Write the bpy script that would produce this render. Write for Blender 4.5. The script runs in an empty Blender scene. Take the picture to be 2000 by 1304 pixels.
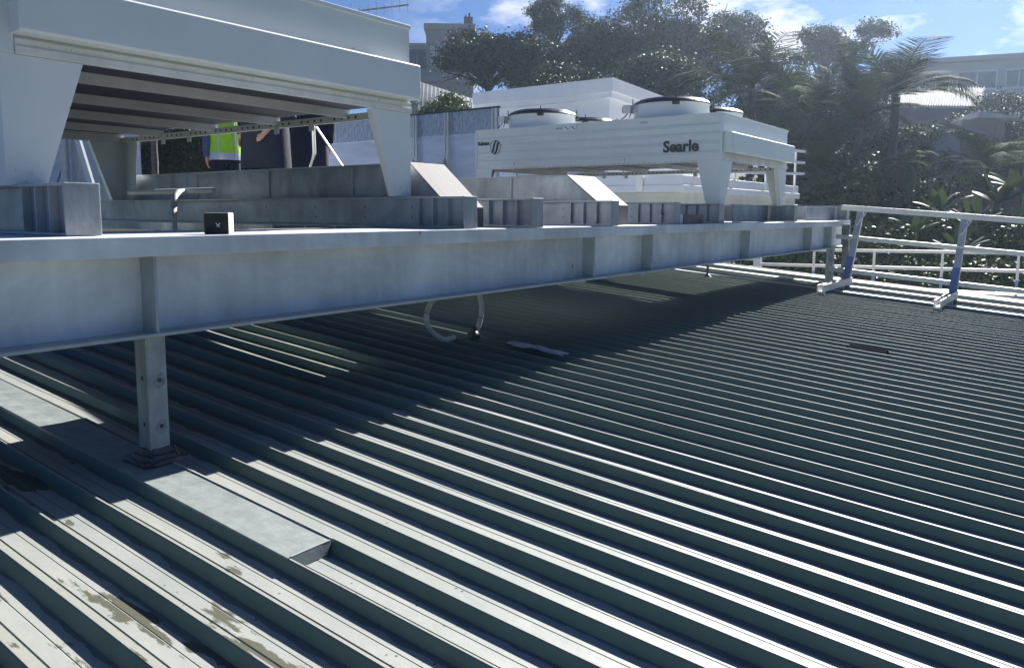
import bpy, bmesh, math, random
import numpy as np
from mathutils import Vector, Matrix, Euler
random.seed(7); rng = np.random.default_rng(11)
C = bpy.context.scene.collection
R = math.radians
# ------------------------------------------------------------------ camera, sky, sun, exposure
FOC, PITCH, ROLL, HEAD, CY = 1514.3, 0.118763, 0.0044614, 0.632467, 596.5   # in 2000 px picture units
S = 3.3                                                                      # metres per layout unit
_f = np.array([0, math.cos(PITCH), -math.sin(PITCH)]); _r = np.array([1, 0, 0.]); _u = np.cross(_r, _f)
_rr = _r*math.cos(ROLL)+_u*math.sin(ROLL); _uu = -_r*math.sin(ROLL)+_u*math.cos(ROLL)
_M = np.array([[math.sin(HEAD), math.cos(HEAD), 0], [-math.cos(HEAD), math.sin(HEAD), 0], [0, 0, 1.]])
CR, CU, CF = _M@_rr, _M@_uu, _M@_f
cam = bpy.data.objects.new('camera', bpy.data.cameras.new('camera')); C.objects.link(cam)
cam.matrix_world = Matrix(((CR[0], CU[0], -CF[0], 0), (CR[1], CU[1], -CF[1], 0), (CR[2], CU[2], -CF[2], 0), (0, 0, 0, 1)))
cam.data.sensor_width = 36; cam.data.lens = FOC/2000*36; cam.data.shift_y = -(652-CY)/2000
cam.data.clip_start = .05; cam.data.clip_end = 3000
bpy.context.scene.camera = cam
SUN = Vector((1.50, .11, 1.0)).normalized()
W = bpy.data.worlds.new('World'); bpy.context.scene.world = W; W.use_nodes = True
wt = W.node_tree; wn = wt.nodes; wl = wt.links; wn.clear()
wo = wn.new('ShaderNodeOutputWorld'); bg = wn.new('ShaderNodeBackground'); sk = wn.new('ShaderNodeTexSky')
sk.sky_type = 'NISHITA'; sk.sun_disc = False
sk.sun_elevation = math.asin(SUN.z); sk.sun_rotation = math.atan2(SUN.x, SUN.y)
sk.air_density = 1.0; sk.dust_density = .3; sk.ozone_density = 3.0
bg.inputs['Strength'].default_value = .060
tc = wn.new('ShaderNodeTexCoord')
mp = wn.new('ShaderNodeMapping'); mp.inputs['Scale'].default_value = (1, 1, 2.6); mp.inputs['Location'].default_value = (.35, .1, .0)
n1 = wn.new('ShaderNodeTexNoise'); n1.inputs['Scale'].default_value = 6.0; n1.inputs['Detail'].default_value = 9; n1.inputs['Roughness'].default_value = .56
r1 = wn.new('ShaderNodeMapRange'); r1.inputs['From Min'].default_value = .48; r1.inputs['From Max'].default_value = .62
dt = wn.new('ShaderNodeVectorMath'); dt.operation = 'DOT_PRODUCT'
_cd = (CF + CR*.42 + CU*.38); _cd = _cd/np.linalg.norm(_cd); dt.inputs[1].default_value = tuple(_cd)
r2 = wn.new('ShaderNodeMapRange'); r2.inputs['From Min'].default_value = .86; r2.inputs['From Max'].default_value = .95
m1 = wn.new('ShaderNodeMath'); m1.operation = 'MULTIPLY'
mx = wn.new('ShaderNodeMix'); mx.data_type = 'RGBA'; mx.inputs[7].default_value = (7.6, 7.7, 8.2, 1)
wl.new(tc.outputs['Generated'], mp.inputs[0]); wl.new(mp.outputs[0], n1.inputs['Vector']); wl.new(n1.outputs['Fac'], r1.inputs['Value'])
wl.new(tc.outputs['Generated'], dt.inputs[0]); wl.new(dt.outputs['Value'], r2.inputs['Value'])
wl.new(r1.outputs[0], m1.inputs[0]); wl.new(r2.outputs[0], m1.inputs[1]); wl.new(m1.outputs[0], mx.inputs[0])
tn = wn.new('ShaderNodeMix'); tn.data_type = 'RGBA'; tn.blend_type = 'MULTIPLY'; tn.inputs[0].default_value = 1; tn.inputs[7].default_value = (.265, .37, .56, 1)
wl.new(sk.outputs[0], tn.inputs[6]); wl.new(tn.outputs[2], mx.inputs[6]); wl.new(mx.outputs[2], bg.inputs[0]); wl.new(bg.outputs[0], wo.inputs[0])
sl = bpy.data.lights.new('sun', 'SUN'); so = bpy.data.objects.new('sun', sl); C.objects.link(so)
sl.energy = 5.0; sl.angle = R(.53); sl.color = (1, .965, .92); so.rotation_euler = SUN.to_track_quat('Z', 'Y').to_euler(); so.location = (0, 0, 30)
vs = bpy.context.scene.view_settings; vs.view_transform = 'Standard'; vs.look = 'None'; vs.gamma = 1; vs.exposure = 1.35

# ------------------------------------------------------------------ helpers
def pxp(x, y, d):
    """world point (metres) seen at picture position x,y at depth d metres"""
    return Vector((CF + CR*((x-1000)/FOC) - CU*((y-CY)/FOC))*d)

def mat(name, col, rough=.6, metal=0., var=.12, scale=4., bump=0., bscale=40., col2=None, streak=None, spec=.5, detail=5, trans=0):
    m = bpy.data.materials.new(name); m.use_nodes = True; t = m.node_tree; n = t.nodes; l = t.links
    b = n['Principled BSDF']; b.inputs['Roughness'].default_value = rough; b.inputs['Metallic'].default_value = metal
    b.inputs['Specular IOR Level'].default_value = spec
    tcn = n.new('ShaderNodeTexCoord'); mpn = n.new('ShaderNodeMapping'); mpn.inputs['Scale'].default_value = streak or (1, 1, 1)
    nz = n.new('ShaderNodeTexNoise'); nz.inputs['Scale'].default_value = scale; nz.inputs['Detail'].default_value = detail; nz.inputs['Roughness'].default_value = .62
    l.new(tcn.outputs['Object'], mpn.inputs[0]); l.new(mpn.outputs[0], nz.inputs['Vector'])
    mr = n.new('ShaderNodeMapRange'); mr.inputs['From Min'].default_value = .3; mr.inputs['From Max'].default_value = .7
    l.new(nz.outputs['Fac'], mr.inputs['Value'])
    x = n.new('ShaderNodeMix'); x.data_type = 'RGBA'
    c = Vector(col)
    a = col2 if col2 else tuple(c*(1+var)); z = col if col2 else tuple(c*(1-var))
    x.inputs[6].default_value = (*z, 1); x.inputs[7].default_value = (*a, 1)
    l.new(mr.outputs[0], x.inputs[0]); l.new(x.outputs[2], b.inputs['Base Color'])
    if bump:
        nb = n.new('ShaderNodeTexNoise'); nb.inputs['Scale'].default_value = bscale; nb.inputs['Detail'].default_value = 4
        bn = n.new('ShaderNodeBump'); bn.inputs['Strength'].default_value = bump; bn.inputs['Distance'].default_value = .01
        l.new(tcn.outputs['Object'], nb.inputs['Vector']); l.new(nb.outputs['Fac'], bn.inputs['Height']); l.new(bn.outputs[0], b.inputs['Normal'])
    if trans:
        tr = n.new('ShaderNodeBsdfTranslucent'); ms = n.new('ShaderNodeMixShader'); ms.inputs[0].default_value = trans
        l.new(x.outputs[2], tr.inputs[0]); o = n['Material Output']
        l.new(b.outputs[0], ms.inputs[1]); l.new(tr.outputs[0], ms.inputs[2]); l.new(ms.outputs[0], o.inputs[0])
    return m

class MB:
    """collects geometry in layout units (k=S) or metres (k=1) in a thing's local space"""
    def __init__(s, k=S): s.v = []; s.f = []; s.mi = []; s.k = k; s.cur = 0; s.sm = []
    def add(s, vs_, fs, smooth=False):
        o = len(s.v); s.v += [tuple(p) for p in vs_]; s.f += [tuple(i+o for i in f) for f in fs]
        s.mi += [s.cur]*len(fs); s.sm += [smooth]*len(fs); return s
    def box(s, x0, x1, y0, y1, z0, z1):
        return s.add([(x0, y0, z0), (x1, y0, z0), (x1, y1, z0), (x0, y1, z0), (x0, y0, z1), (x1, y0, z1), (x1, y1, z1), (x0, y1, z1)],
                     [(0, 3, 2, 1), (4, 5, 6, 7), (0, 1, 5, 4), (1, 2, 6, 5), (2, 3, 7, 6), (3, 0, 4, 7)])
    def prism(s, pts, ax, a, b):
        """closed outline pts (2-D) extruded along axis ax from a to b"""
        def P(p, t):
            return {'x': (t, p[0], p[1]), 'y': (p[0], t, p[1]), 'z': (p[0], p[1], t)}[ax]
        n = len(pts); vv = [P(p, a) for p in pts]+[P(p, b) for p in pts]
        return s.add(vv, [tuple(range(n-1, -1, -1)), tuple(range(n, 2*n))]+[(i, (i+1) % n, n+(i+1) % n, n+i) for i in range(n)])
    def bar(s, p, q, w, h=None):
        p, q = Vector(p), Vector(q); d = (q-p).normalized(); h = h or w
        up = Vector((0, 0, 1)) if abs(d.z) < .9 else Vector((0, 1, 0))
        a = d.cross(up).normalized()*w/2; b = a.cross(d).normalized()*h/2
        vv = [p-a-b, p+a-b, p+a+b, p-a+b, q-a-b, q+a-b, q+a+b, q-a+b]
        return s.add(vv, [(0, 1, 2, 3), (7, 6, 5, 4), (4, 5, 1, 0), (5, 6, 2, 1), (6, 7, 3, 2), (7, 4, 0, 3)])
    def tube(s, pts, rad, n=10, caps=True):
        pts = [Vector(p) for p in pts]; rs = rad if isinstance(rad, (list, tuple)) else [rad]*len(pts)
        vv = []; fs = []
        ref = Vector((0, 0, 1))
        for i, p in enumerate(pts):
            d = (pts[min(i+1, len(pts)-1)]-pts[max(i-1, 0)]).normalized()
            if abs(d.dot(ref)) > .95: ref2 = Vector((1, 0, 0))
            else: ref2 = ref
            a = d.cross(ref2).normalized(); b = a.cross(d)
            for k in range(n):
                t = 2*math.pi*k/n; vv.append(p+a*math.cos(t)*rs[i]+b*math.sin(t)*rs[i])
        for i in range(len(pts)-1):
            for k in range(n): fs.append((i*n+k, i*n+(k+1) % n, (i+1)*n+(k+1) % n, (i+1)*n+k))
        if caps: fs.append(tuple(range(n-1, -1, -1))); fs.append(tuple(range((len(pts)-1)*n, len(pts)*n)))
        return s.add(vv, fs, True)
    def lathe(s, prof, cx, cy, n=40):
        """prof: list of (r,z)"""
        vv = []; fs = []
        for (r, z) in prof:
            for k in range(n): t = 2*math.pi*k/n; vv.append((cx+r*math.cos(t), cy+r*math.sin(t), z))
        for i in range(len(prof)-1):
            for k in range(n): fs.append((i*n+k, i*n+(k+1) % n, (i+1)*n+(k+1) % n, (i+1)*n+k))
        return s.add(vv, fs, True)
    def loft(s, rows, n=20):
        """rows: (cx,cy,z,rx,ry)"""
        vv = []; fs = []
        for (cx, cy, z, rx, ry) in rows:
            for k in range(n):
                t = 2*math.pi*k/n; c, q = math.cos(t), math.sin(t)
                vv.append((cx+rx*math.copysign(abs(c)**.8, c), cy+ry*math.copysign(abs(q)**.8, q), z))
        for i in range(len(rows)-1):
            for k in range(n): fs.append((i*n+k, i*n+(k+1) % n, (i+1)*n+(k+1) % n, (i+1)*n+k))
        return s.add(vv, fs, True)
    def build(s, name, mats, parent=None, bevel=0, loc=None):
        me = bpy.data.meshes.new(name); k = s.k
        me.from_pydata([(a*k, b*k, c*k) for a, b, c in s.v], [], s.f)
        if not isinstance(mats, (list, tuple)): mats = [mats]
        for m in mats: me.materials.append(m)
        me.polygons.foreach_set('material_index', s.mi); me.polygons.foreach_set('use_smooth', s.sm)
        me.update()
        o = bpy.data.objects.new(name, me); C.objects.link(o)
        if loc: o.location = loc
        if parent: o.parent = parent
        if any(s.sm):
            try:
                bm = bmesh.new(); bm.from_mesh(me)
                for e in bm.edges:
                    if len(e.link_faces) == 2 and e.calc_face_angle(0) > .7: e.smooth = False
                bm.to_mesh(me); bm.free()
            except Exception: pass
        if bevel:
            md = o.modifiers.new('bevel', 'BEVEL'); md.width = bevel; md.segments = 2; md.limit_method = 'ANGLE'; md.angle_limit = R(40)
        return o

def tag(o, label=None, cat=None, group=None, kind=None):
    if label: o['label'] = label
    if cat: o['category'] = cat
    if group: o['group'] = group
    if kind: o['kind'] = kind
    return o
def thing(name, label, cat, loc=(0, 0, 0), group=None, rz=0, k=S):
    o = bpy.data.objects.new(name, None); C.objects.link(o); o.location = tuple(c*k for c in loc); o.rotation_euler = (0, 0, rz)
    o.empty_display_size = .1
    return tag(o, label, cat, group)
def copy_tree(o, parent=None):
    c = o.copy(); C.objects.link(c); c.parent = parent
    for ch in list(o.children): copy_tree(ch, c)
    return c
def npmesh(name, V, F, m, parent=None, loc=None, smooth=False):
    """V (n,3) metres, F (m,4) quads"""
    me = bpy.data.meshes.new(name); me.vertices.add(len(V)); me.vertices.foreach_set('co', np.asarray(V, np.float32).ravel())
    F = np.asarray(F, np.int32); q = F.shape[1]
    me.loops.add(F.size); me.loops.foreach_set('vertex_index', F.ravel())
    me.polygons.add(len(F)); me.polygons.foreach_set('loop_start', np.arange(0, F.size, q, dtype=np.int32)); me.polygons.foreach_set('loop_total', np.full(len(F), q, np.int32))
    if smooth: me.polygons.foreach_set('use_smooth', np.ones(len(F), bool))
    else: me.polygons.foreach_set('use_smooth', np.zeros(len(F), bool))
    me.materials.append(m); me.update(); me.validate()
    o = bpy.data.objects.new(name, me); C.objects.link(o)
    if parent: o.parent = parent
    if loc is not None: o.location = loc
    return o

# ------------------------------------------------------------------ materials
M_galv = mat('galvanised', (.33, .36, .39), .45, .35, .22, 3.2, .15, 60, streak=(1, 1, .5))
M_galv2 = mat('galvanised_streaky', (.33, .36, .375), .5, .2, .3, 9, .12, 50, streak=(1, 1, .12))
M_steel = mat('weathered_zinc', (.50, .54, .57), .55, .1, .26, 1.3, .12, 30, streak=(.45, 1, 1.2), col2=(.74, .76, .78), detail=9)
def weather(m, rust=.02, amp=.34, sc=1.1, zst=1.0):
    t = m.node_tree; n = t.nodes; l = t.links; b = n['Principled BSDF']; src = b.inputs['Base Color'].links[0].from_socket
    tcn = n.new('ShaderNodeTexCoord')
    a = n.new('ShaderNodeTexNoise'); a.inputs['Scale'].default_value = sc; a.inputs['Detail'].default_value = 10; a.inputs['Roughness'].default_value = .68; a.inputs['Distortion'].default_value = .6
    l.new(tcn.outputs['Object'], a.inputs['Vector'])
    mp_ = n.new('ShaderNodeMapping'); mp_.inputs['Scale'].default_value = (5, 5, .35*zst); l.new(tcn.outputs['Object'], mp_.inputs[0])
    st = n.new('ShaderNodeTexNoise'); st.inputs['Scale'].default_value = 2.2; st.inputs['Detail'].default_value = 6; l.new(mp_.outputs[0], st.inputs['Vector'])
    ad = n.new('ShaderNodeMath'); ad.operation = 'MULTIPLY_ADD'; ad.inputs[1].default_value = .28; l.new(st.outputs['Fac'], ad.inputs[0]); l.new(a.outputs['Fac'], ad.inputs[2])
    mr = n.new('ShaderNodeMapRange'); mr.inputs['From Min'].default_value = .46; mr.inputs['From Max'].default_value = .82; mr.inputs['To Min'].default_value = 1-amp; mr.inputs['To Max'].default_value = 1+amp*.35
    l.new(ad.outputs[0], mr.inputs['Value'])
    mu = n.new('ShaderNodeVectorMath'); mu.operation = 'SCALE'; l.new(src, mu.inputs[0]); l.new(mr.outputs[0], mu.inputs[3])
    vo = n.new('ShaderNodeTexVoronoi'); vo.inputs['Scale'].default_value = 2.1; l.new(tcn.outputs['Object'], vo.inputs['Vector'])
    dn_ = n.new('ShaderNodeTexNoise'); dn_.inputs['Scale'].default_value = 60; l.new(tcn.outputs['Object'], dn_.inputs['Vector'])
    dm = n.new('ShaderNodeMath'); dm.operation = 'MULTIPLY_ADD'; dm.inputs[1].default_value = .06; l.new(dn_.outputs['Fac'], dm.inputs[0]); l.new(vo.outputs['Distance'], dm.inputs[2])
    rr = n.new('ShaderNodeMapRange'); rr.inputs['From Min'].default_value = .03+rust*2; rr.inputs['From Max'].default_value = .03+rust; rr.inputs['To Max'].default_value = .75; l.new(dm.outputs[0], rr.inputs['Value'])
    mx_ = n.new('ShaderNodeMix'); mx_.data_type = 'RGBA'; mx_.inputs[7].default_value = (.20, .09, .04, 1); l.new(rr.outputs[0], mx_.inputs[0]); l.new(mu.outputs[0], mx_.inputs[6]); l.new(mx_.outputs[2], b.inputs['Base Color'])
    return m
weather(M_steel, .022, .36); weather(M_galv, .0, .42, 2.0); weather(M_galv2, .0, .38, 4.0)
M_edge = mat('zinc_edge', (.36, .39, .41), .55, .2, .15, 5)
M_white = mat('white_powdercoat', (.66, .69, .68), .38, 0, .05, 2, .0)
M_white_d = mat('grimy_powdercoat', (.56, .56, .52), .5, 0, .3, 3, 0, streak=(2, 2, .8), col2=(.76, .76, .72))
M_under = mat('underside_sheet', (.60, .60, .60), .5, .1, .18, 2)
M_coil = mat('coil_fins', (.05, .06, .09), .6, .0, .3, 60, streak=(1, 8, 1))
M_black = mat('black_plastic', (.03, .032, .035), .35, 0, .2)
M_stain = mat('damp_zinc_stain', (.20, .22, .24), .6, 0, .3, 20)
M_matte = mat('matte_black', (.012, .013, .015), 1, 0, .2, spec=0)
M_rubber = mat('butyl_boot', (.03, .03, .03), .35, 0, .5, 14, .6, 30, col2=(.10, .09, .085))
M_rust = mat('rusty_bolt', (.16, .10, .07), .8, .2, .4, 30)
M_flash = mat('zinc_flashing', (.23, .26, .25), .55, .15, .2, 14, .08, 60)
M_alu = mat('aluminium_rail', (.62, .61, .58), .4, .3, .08, 5)
M_blue = mat('blue_film', (.16, .22, .42), .5, 0, .15, 6)
M_wood = mat('tarred_timber', (.03, .032, .03), .8, 0, .5, 20, .5, 40)
M_woodcut = mat('cut_timber', (.60, .58, .54), .8, 0, .3, 30, .3, 60)
M_pvc = mat('grey_pvc', (.60, .62, .62), .45, 0, .08)
M_hose = mat('lagged_hose', (.52, .53, .50), .7, 0, .25, 12)
M_whitew = mat('white_weatherboard', (.78, .79, .80), .5, 0, .06, 1.5)
M_cream = mat('cream_wall', (.62, .61, .53), .7, 0, .12, 2)
M_membrane = mat('white_roof_membrane', (.42, .42, .42), .6, 0, .08, 1)
M_dark = mat('dark_opening', (.03, .035, .04), .5)
M_glass = mat('window_glass', (.06, .08, .11), .08, 0, .3, 1)
M_frame = mat('dark_window_frame', (.04, .045, .06), .4)
M_text = mat('dark_grey_lettering', (.04, .045, .05), .5)
M_sblue = mat('sticker_blue', (.05, .10, .32), .4)
M_swhite = mat('sticker_white', (.75, .77, .80), .4)
M_red = mat('red_cable_gland', (.25, .06, .05), .5)

SL, Z0, PIT, U0, RH = .077, -.4265, .0643, .5065, .0141
# roof sheet: dusty grey-green coated steel with lichen film and puddle silt
def roof_material():
    m = mat('coated_roof_sheet', (.25, .275, .26), .55, 0, .12, 5, .12, 30, streak=(1, .35, 1), col2=(.34, .34, .31), spec=.10, detail=13)
    t = m.node_tree; n = t.nodes; l = t.links; b = n['Principled BSDF']
    src = b.inputs['Base Color'].links[0].from_socket
    tcn = n.new('ShaderNodeTexCoord'); mpn = n.new('ShaderNodeMapping'); mpn.inputs['Scale'].default_value = (2.6, .75, 1)
    nz = n.new('ShaderNodeTexNoise'); nz.inputs['Scale'].default_value = 2.4; nz.inputs['Detail'].default_value = 8; nz.inputs['Roughness'].default_value = .6
    l.new(tcn.outputs['Object'], mpn.inputs[0]); l.new(mpn.outputs[0], nz.inputs['Vector'])
    sp = n.new('ShaderNodeSeparateXYZ'); l.new(tcn.outputs['Object'], sp.inputs[0])
    g = n.new('ShaderNodeMapRange'); g.inputs['From Min'].default_value = 2.1; g.inputs['From Max'].default_value = .5; g.inputs['To Max'].default_value = .24; l.new(sp.outputs[0], g.inputs['Value'])
    ad = n.new('ShaderNodeMath'); ad.operation = 'ADD'; l.new(nz.outputs['Fac'], ad.inputs[0]); l.new(g.outputs[0], ad.inputs[1])
    th = n.new('ShaderNodeMapRange'); th.inputs['From Min'].default_value = .70; th.inputs['From Max'].default_value = .72; l.new(ad.outputs[0], th.inputs['Value'])
    mxx = n.new('ShaderNodeMix'); mxx.data_type = 'RGBA'; mxx.inputs[7].default_value = (.10, .10, .075, 1)
    l.new(th.outputs[0], mxx.inputs[0]); l.new(src, mxx.inputs[6])
    # pale yellow lichen film along the near quarter of each tray
    fx = n.new('ShaderNodeMath'); fx.operation = 'MULTIPLY_ADD'; fx.inputs[1].default_value = 1/(S*PIT); fx.inputs[2].default_value = -U0/PIT+40; l.new(sp.outputs[0], fx.inputs[0])
    fr = n.new('ShaderNodeMath'); fr.operation = 'FRACT'; l.new(fx.outputs[0], fr.inputs[0])
    fs = n.new('ShaderNodeMapRange'); fs.inputs['From Min'].default_value = .335; fs.inputs['From Max'].default_value = .32; l.new(fr.outputs[0], fs.inputs['Value'])
    fl = n.new('ShaderNodeMapRange'); fl.inputs['From Min'].default_value = 5.2; fl.inputs['From Max'].default_value = 1.5; fl.inputs['To Max'].default_value = .7; l.new(sp.outputs[0], fl.inputs['Value'])
    fm = n.new('ShaderNodeMath'); fm.operation = 'MULTIPLY'; l.new(fs.outputs[0], fm.inputs[0]); l.new(fl.outputs[0], fm.inputs[1])
    mc = n.new('ShaderNodeMix'); mc.data_type = 'RGBA'; mc.inputs[7].default_value = (.285, .285, .245, 1); l.new(fm.outputs[0], mc.inputs[0]); l.new(src, mc.inputs[6]); src = mc.outputs[2]
    # damp dirt line with a ragged edge, lying against the foot of each rib
    wn_ = n.new('ShaderNodeTexNoise'); wn_.inputs['Scale'].default_value = 7; wn_.inputs['Detail'].default_value = 7; l.new(tcn.outputs['Object'], wn_.inputs['Vector'])
    wb = n.new('ShaderNodeTexNoise'); wb.inputs['Scale'].default_value = .55; wb.inputs['Detail'].default_value = 2; l.new(tcn.outputs['Object'], wb.inputs['Vector'])
    w1 = n.new('ShaderNodeMath'); w1.operation = 'MULTIPLY_ADD'; w1.inputs[1].default_value = .30; l.new(wn_.outputs['Fac'], w1.inputs[0]); l.new(fr.outputs[0], w1.inputs[2])
    w2 = n.new('ShaderNodeMath'); w2.operation = 'MULTIPLY_ADD'; w2.inputs[1].default_value = .55; l.new(wb.outputs['Fac'], w2.inputs[0]); l.new(w1.outputs[0], w2.inputs[2])
    w3 = n.new('ShaderNodeMapRange'); w3.inputs['From Min'].default_value = 1.20; w3.inputs['From Max'].default_value = 1.215; w3.inputs['To Max'].default_value = .62; l.new(w2.outputs[0], w3.inputs['Value'])
    md2 = n.new('ShaderNodeMix'); md2.data_type = 'RGBA'; md2.inputs[7].default_value = (.07, .075, .065, 1); l.new(w3.outputs[0], md2.inputs[0]); l.new(src, md2.inputs[6]); src = md2.outputs[2]
    l.new(src, mxx.inputs[6])
    # dark specks of grit
    vo = n.new('ShaderNodeTexVoronoi'); vo.inputs['Scale'].default_value = 22; l.new(tcn.outputs['Object'], vo.inputs['Vector'])
    vt = n.new('ShaderNodeMapRange'); vt.inputs['From Min'].default_value = .13; vt.inputs['From Max'].default_value = .10; l.new(vo.outputs['Distance'], vt.inputs['Value'])
    n3 = n.new('ShaderNodeTexNoise'); n3.inputs['Scale'].default_value = 1.1; l.new(tcn.outputs['Object'], n3.inputs['Vector'])
    g2 = n.new('ShaderNodeMapRange'); g2.inputs['From Min'].default_value = .52; g2.inputs['From Max'].default_value = .6; l.new(n3.outputs['Fac'], g2.inputs['Value'])
    mu = n.new('ShaderNodeMath'); mu.operation = 'MULTIPLY'; l.new(vt.outputs[0], mu.inputs[0]); l.new(g2.outputs[0], mu.inputs[1])
    mx2 = n.new('ShaderNodeMix'); mx2.data_type = 'RGBA'; mx2.inputs[7].default_value = (.08, .08, .07, 1)
    l.new(mu.outputs[0], mx2.inputs[0]); l.new(mxx.outputs[2], mx2.inputs[6]); l.new(mx2.outputs[2], b.inputs['Base Color'])
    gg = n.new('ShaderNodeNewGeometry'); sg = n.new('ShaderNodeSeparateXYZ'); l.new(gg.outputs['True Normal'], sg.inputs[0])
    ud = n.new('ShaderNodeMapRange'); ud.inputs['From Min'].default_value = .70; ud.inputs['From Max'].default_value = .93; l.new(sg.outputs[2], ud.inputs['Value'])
    md = n.new('ShaderNodeMix'); md.data_type = 'RGBA'; md.inputs[6].default_value = (.115, .160, .142, 1); l.new(ud.outputs[0], md.inputs[0]); l.new(mx2.outputs[2], md.inputs[7]); l.new(md.outputs[2], b.inputs['Base Color'])  # darker green mixed in on the rib sides to deepen their shade
    # dust and lichen settle on the level faces only; the rib sides' green is darkened to paint in shade
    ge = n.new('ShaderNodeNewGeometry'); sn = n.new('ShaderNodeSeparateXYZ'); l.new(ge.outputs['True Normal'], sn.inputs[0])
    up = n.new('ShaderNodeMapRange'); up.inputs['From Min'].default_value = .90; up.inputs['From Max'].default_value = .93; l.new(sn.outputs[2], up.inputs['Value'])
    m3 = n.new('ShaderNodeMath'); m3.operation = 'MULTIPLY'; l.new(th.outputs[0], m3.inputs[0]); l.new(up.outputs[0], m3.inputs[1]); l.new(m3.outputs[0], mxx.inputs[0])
    gl = n.new('ShaderNodeBsdfGlossy'); gl.inputs['Roughness'].default_value = .6; gl.inputs['Color'].default_value = (.80, .84, .82, 1)
    if b.inputs['Normal'].links: l.new(b.inputs['Normal'].links[0].from_socket, gl.inputs['Normal'])
    # glossy share: worn patchy coating, dull where silt covers it
    gn = n.new('ShaderNodeTexNoise'); gn.inputs['Scale'].default_value = 9; gn.inputs['Detail'].default_value = 6; l.new(tcn.outputs['Object'], gn.inputs['Vector'])
    gm = n.new('ShaderNodeMapRange'); gm.inputs['From Min'].default_value = .3; gm.inputs['From Max'].default_value = .7; gm.inputs['To Min'].default_value = .015; gm.inputs['To Max'].default_value = .04; l.new(gn.outputs['Fac'], gm.inputs['Value'])
    iv = n.new('ShaderNodeMath'); iv.operation = 'MULTIPLY_ADD'; iv.inputs[1].default_value = -.75; iv.inputs[2].default_value = 1; l.new(m3.outputs[0], iv.inputs[0])
    g4 = n.new('ShaderNodeMath'); g4.operation = 'MULTIPLY'; l.new(gm.outputs[0], g4.inputs[0]); l.new(iv.outputs[0], g4.inputs[1])
    ms = n.new('ShaderNodeMixShader'); l.new(g4.outputs[0], ms.inputs[0]); l.new(b.outputs[0], ms.inputs[1]); l.new(gl.outputs[0], ms.inputs[2]); l.new(ms.outputs[0], n['Material Output'].inputs[0])
    return m
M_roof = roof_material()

# ------------------------------------------------------------------ the ribbed roof we stand on
SL, Z0, PIT, U0, RH = .077, -.4265, .0643, .5065, .0141
def rz(v): return Z0+SL*v                     # level of the rib tops
prof = []
k0, k1 = -24, 59
for k in range(k0, k1+1):
    u = U0+k*PIT
    prof += [(u-.0060, -RH), (u-.0052, -RH+.0009), (u-.0004, -.0012), (u+.0006, 0), (u+.0028, 0), (u+.0034, -.0012), (u+.0066, -RH+.0010), (u+.0078, -RH),
             (u+.0195, -RH), (u+.0202, -RH+.0009), (u+.0212, -RH+.0009), (u+.0219, -RH), (u+.0362, -RH), (u+.0370, -RH-.0005), (u+.0375, -RH-.0005), (u+.0380, -RH)]
prof = [p for p in prof if p[0] < 4.25]
vv = np.concatenate([np.linspace(-1.2, .1, 10), np.linspace(.16, 1.3, 30), np.linspace(1.4, 3.6, 16)])
PU = np.array([p[0] for p in prof]); PZ = np.array([p[1] for p in prof]); Vt = []
ribid = np.floor((PU-U0+.004)/PIT).astype(int)
ph = rng.uniform(0, 6.28, 200); am = rng.uniform(.0002, .0009, 200)
for v in vv:
    wav = np.array([am[i % 200]*math.sin(v*4.3+ph[i % 200])+.0004*math.sin(v*11+ph[(i*3) % 200]) for i in ribid])
    side = np.array([.0007*math.sin(v*5.1+ph[(i*7) % 200]) for i in ribid])
    Vt.append(np.stack([PU+side, np.full(len(PU), v), rz(v)+PZ+wav], 1))
Vt = np.concatenate(Vt)*S; n = len(PU)
F = [(j*n+i, j*n+i+1, (j+1)*n+i+1, (j+1)*n+i) for j in range(len(vv)-1) for i in range(n-1)]
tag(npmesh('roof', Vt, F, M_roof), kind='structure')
# closing flashing at the far edge of the roof, and the two flat flashing strips beside it
def slope_box(mb, u0, u1, v0, v1, z0, z1):
    vs_ = []
    for v in (v0, v1):
        for (u, z) in ((u0, z0), (u1, z0), (u1, z1), (u0, z1)): vs_.append((u, v, rz(v)+z))
    mb.add(vs_, [(0, 1, 2, 3), (7, 6, 5, 4), (0, 4, 5, 1), (1, 5, 6, 2), (2, 6, 7, 3), (3, 7, 4, 0)])
b = MB(); slope_box(b, 4.24, 4.335, -1.2, 3.6, -.10, .012); slope_box(b, 4.335, 4.345, -1.2, 3.6, -.16, .016)
tag(b.build('edge_flashing', M_flash), 'raised metal edge capping running along the far edge of the ribbed roof', 'roof edge')
b = MB(); slope_box(b, 3.79, 3.835, -1.2, 3.6, -.012, .004)
tag(b.build('flashing_strip', M_flash), 'flat metal strip laid over the ribs, the nearer strip to the camera', 'roof flashing', 'flat strips along the far ribs')
b = MB(); slope_box(b, 4.055, 4.10, -1.2, 3.6, -.012, .005)
tag(b.build('flashing_strip', M_flash), 'flat metal strip laid over the ribs, the one closer to the far roof edge', 'roof flashing', 'flat strips along the far ribs')

# building below the roof (walls down to the ground)
b = MB(); vs_ = []
for v in (-1.2, 3.6):
    for (u, z) in ((-1.05, -3.6), (4.32, -3.6), (4.32, rz(v)-.11), (-1.05, rz(v)-.05)): vs_.append((u, v, z))
b.add(vs_, [(0, 1, 2, 3), (7, 6, 5, 4), (0, 4, 5, 1), (1, 5, 6, 2), (3, 7, 4, 0)])
tag(b.build('building', M_cream), 'cream walled building carrying the ribbed metal roof', 'building')

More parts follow.
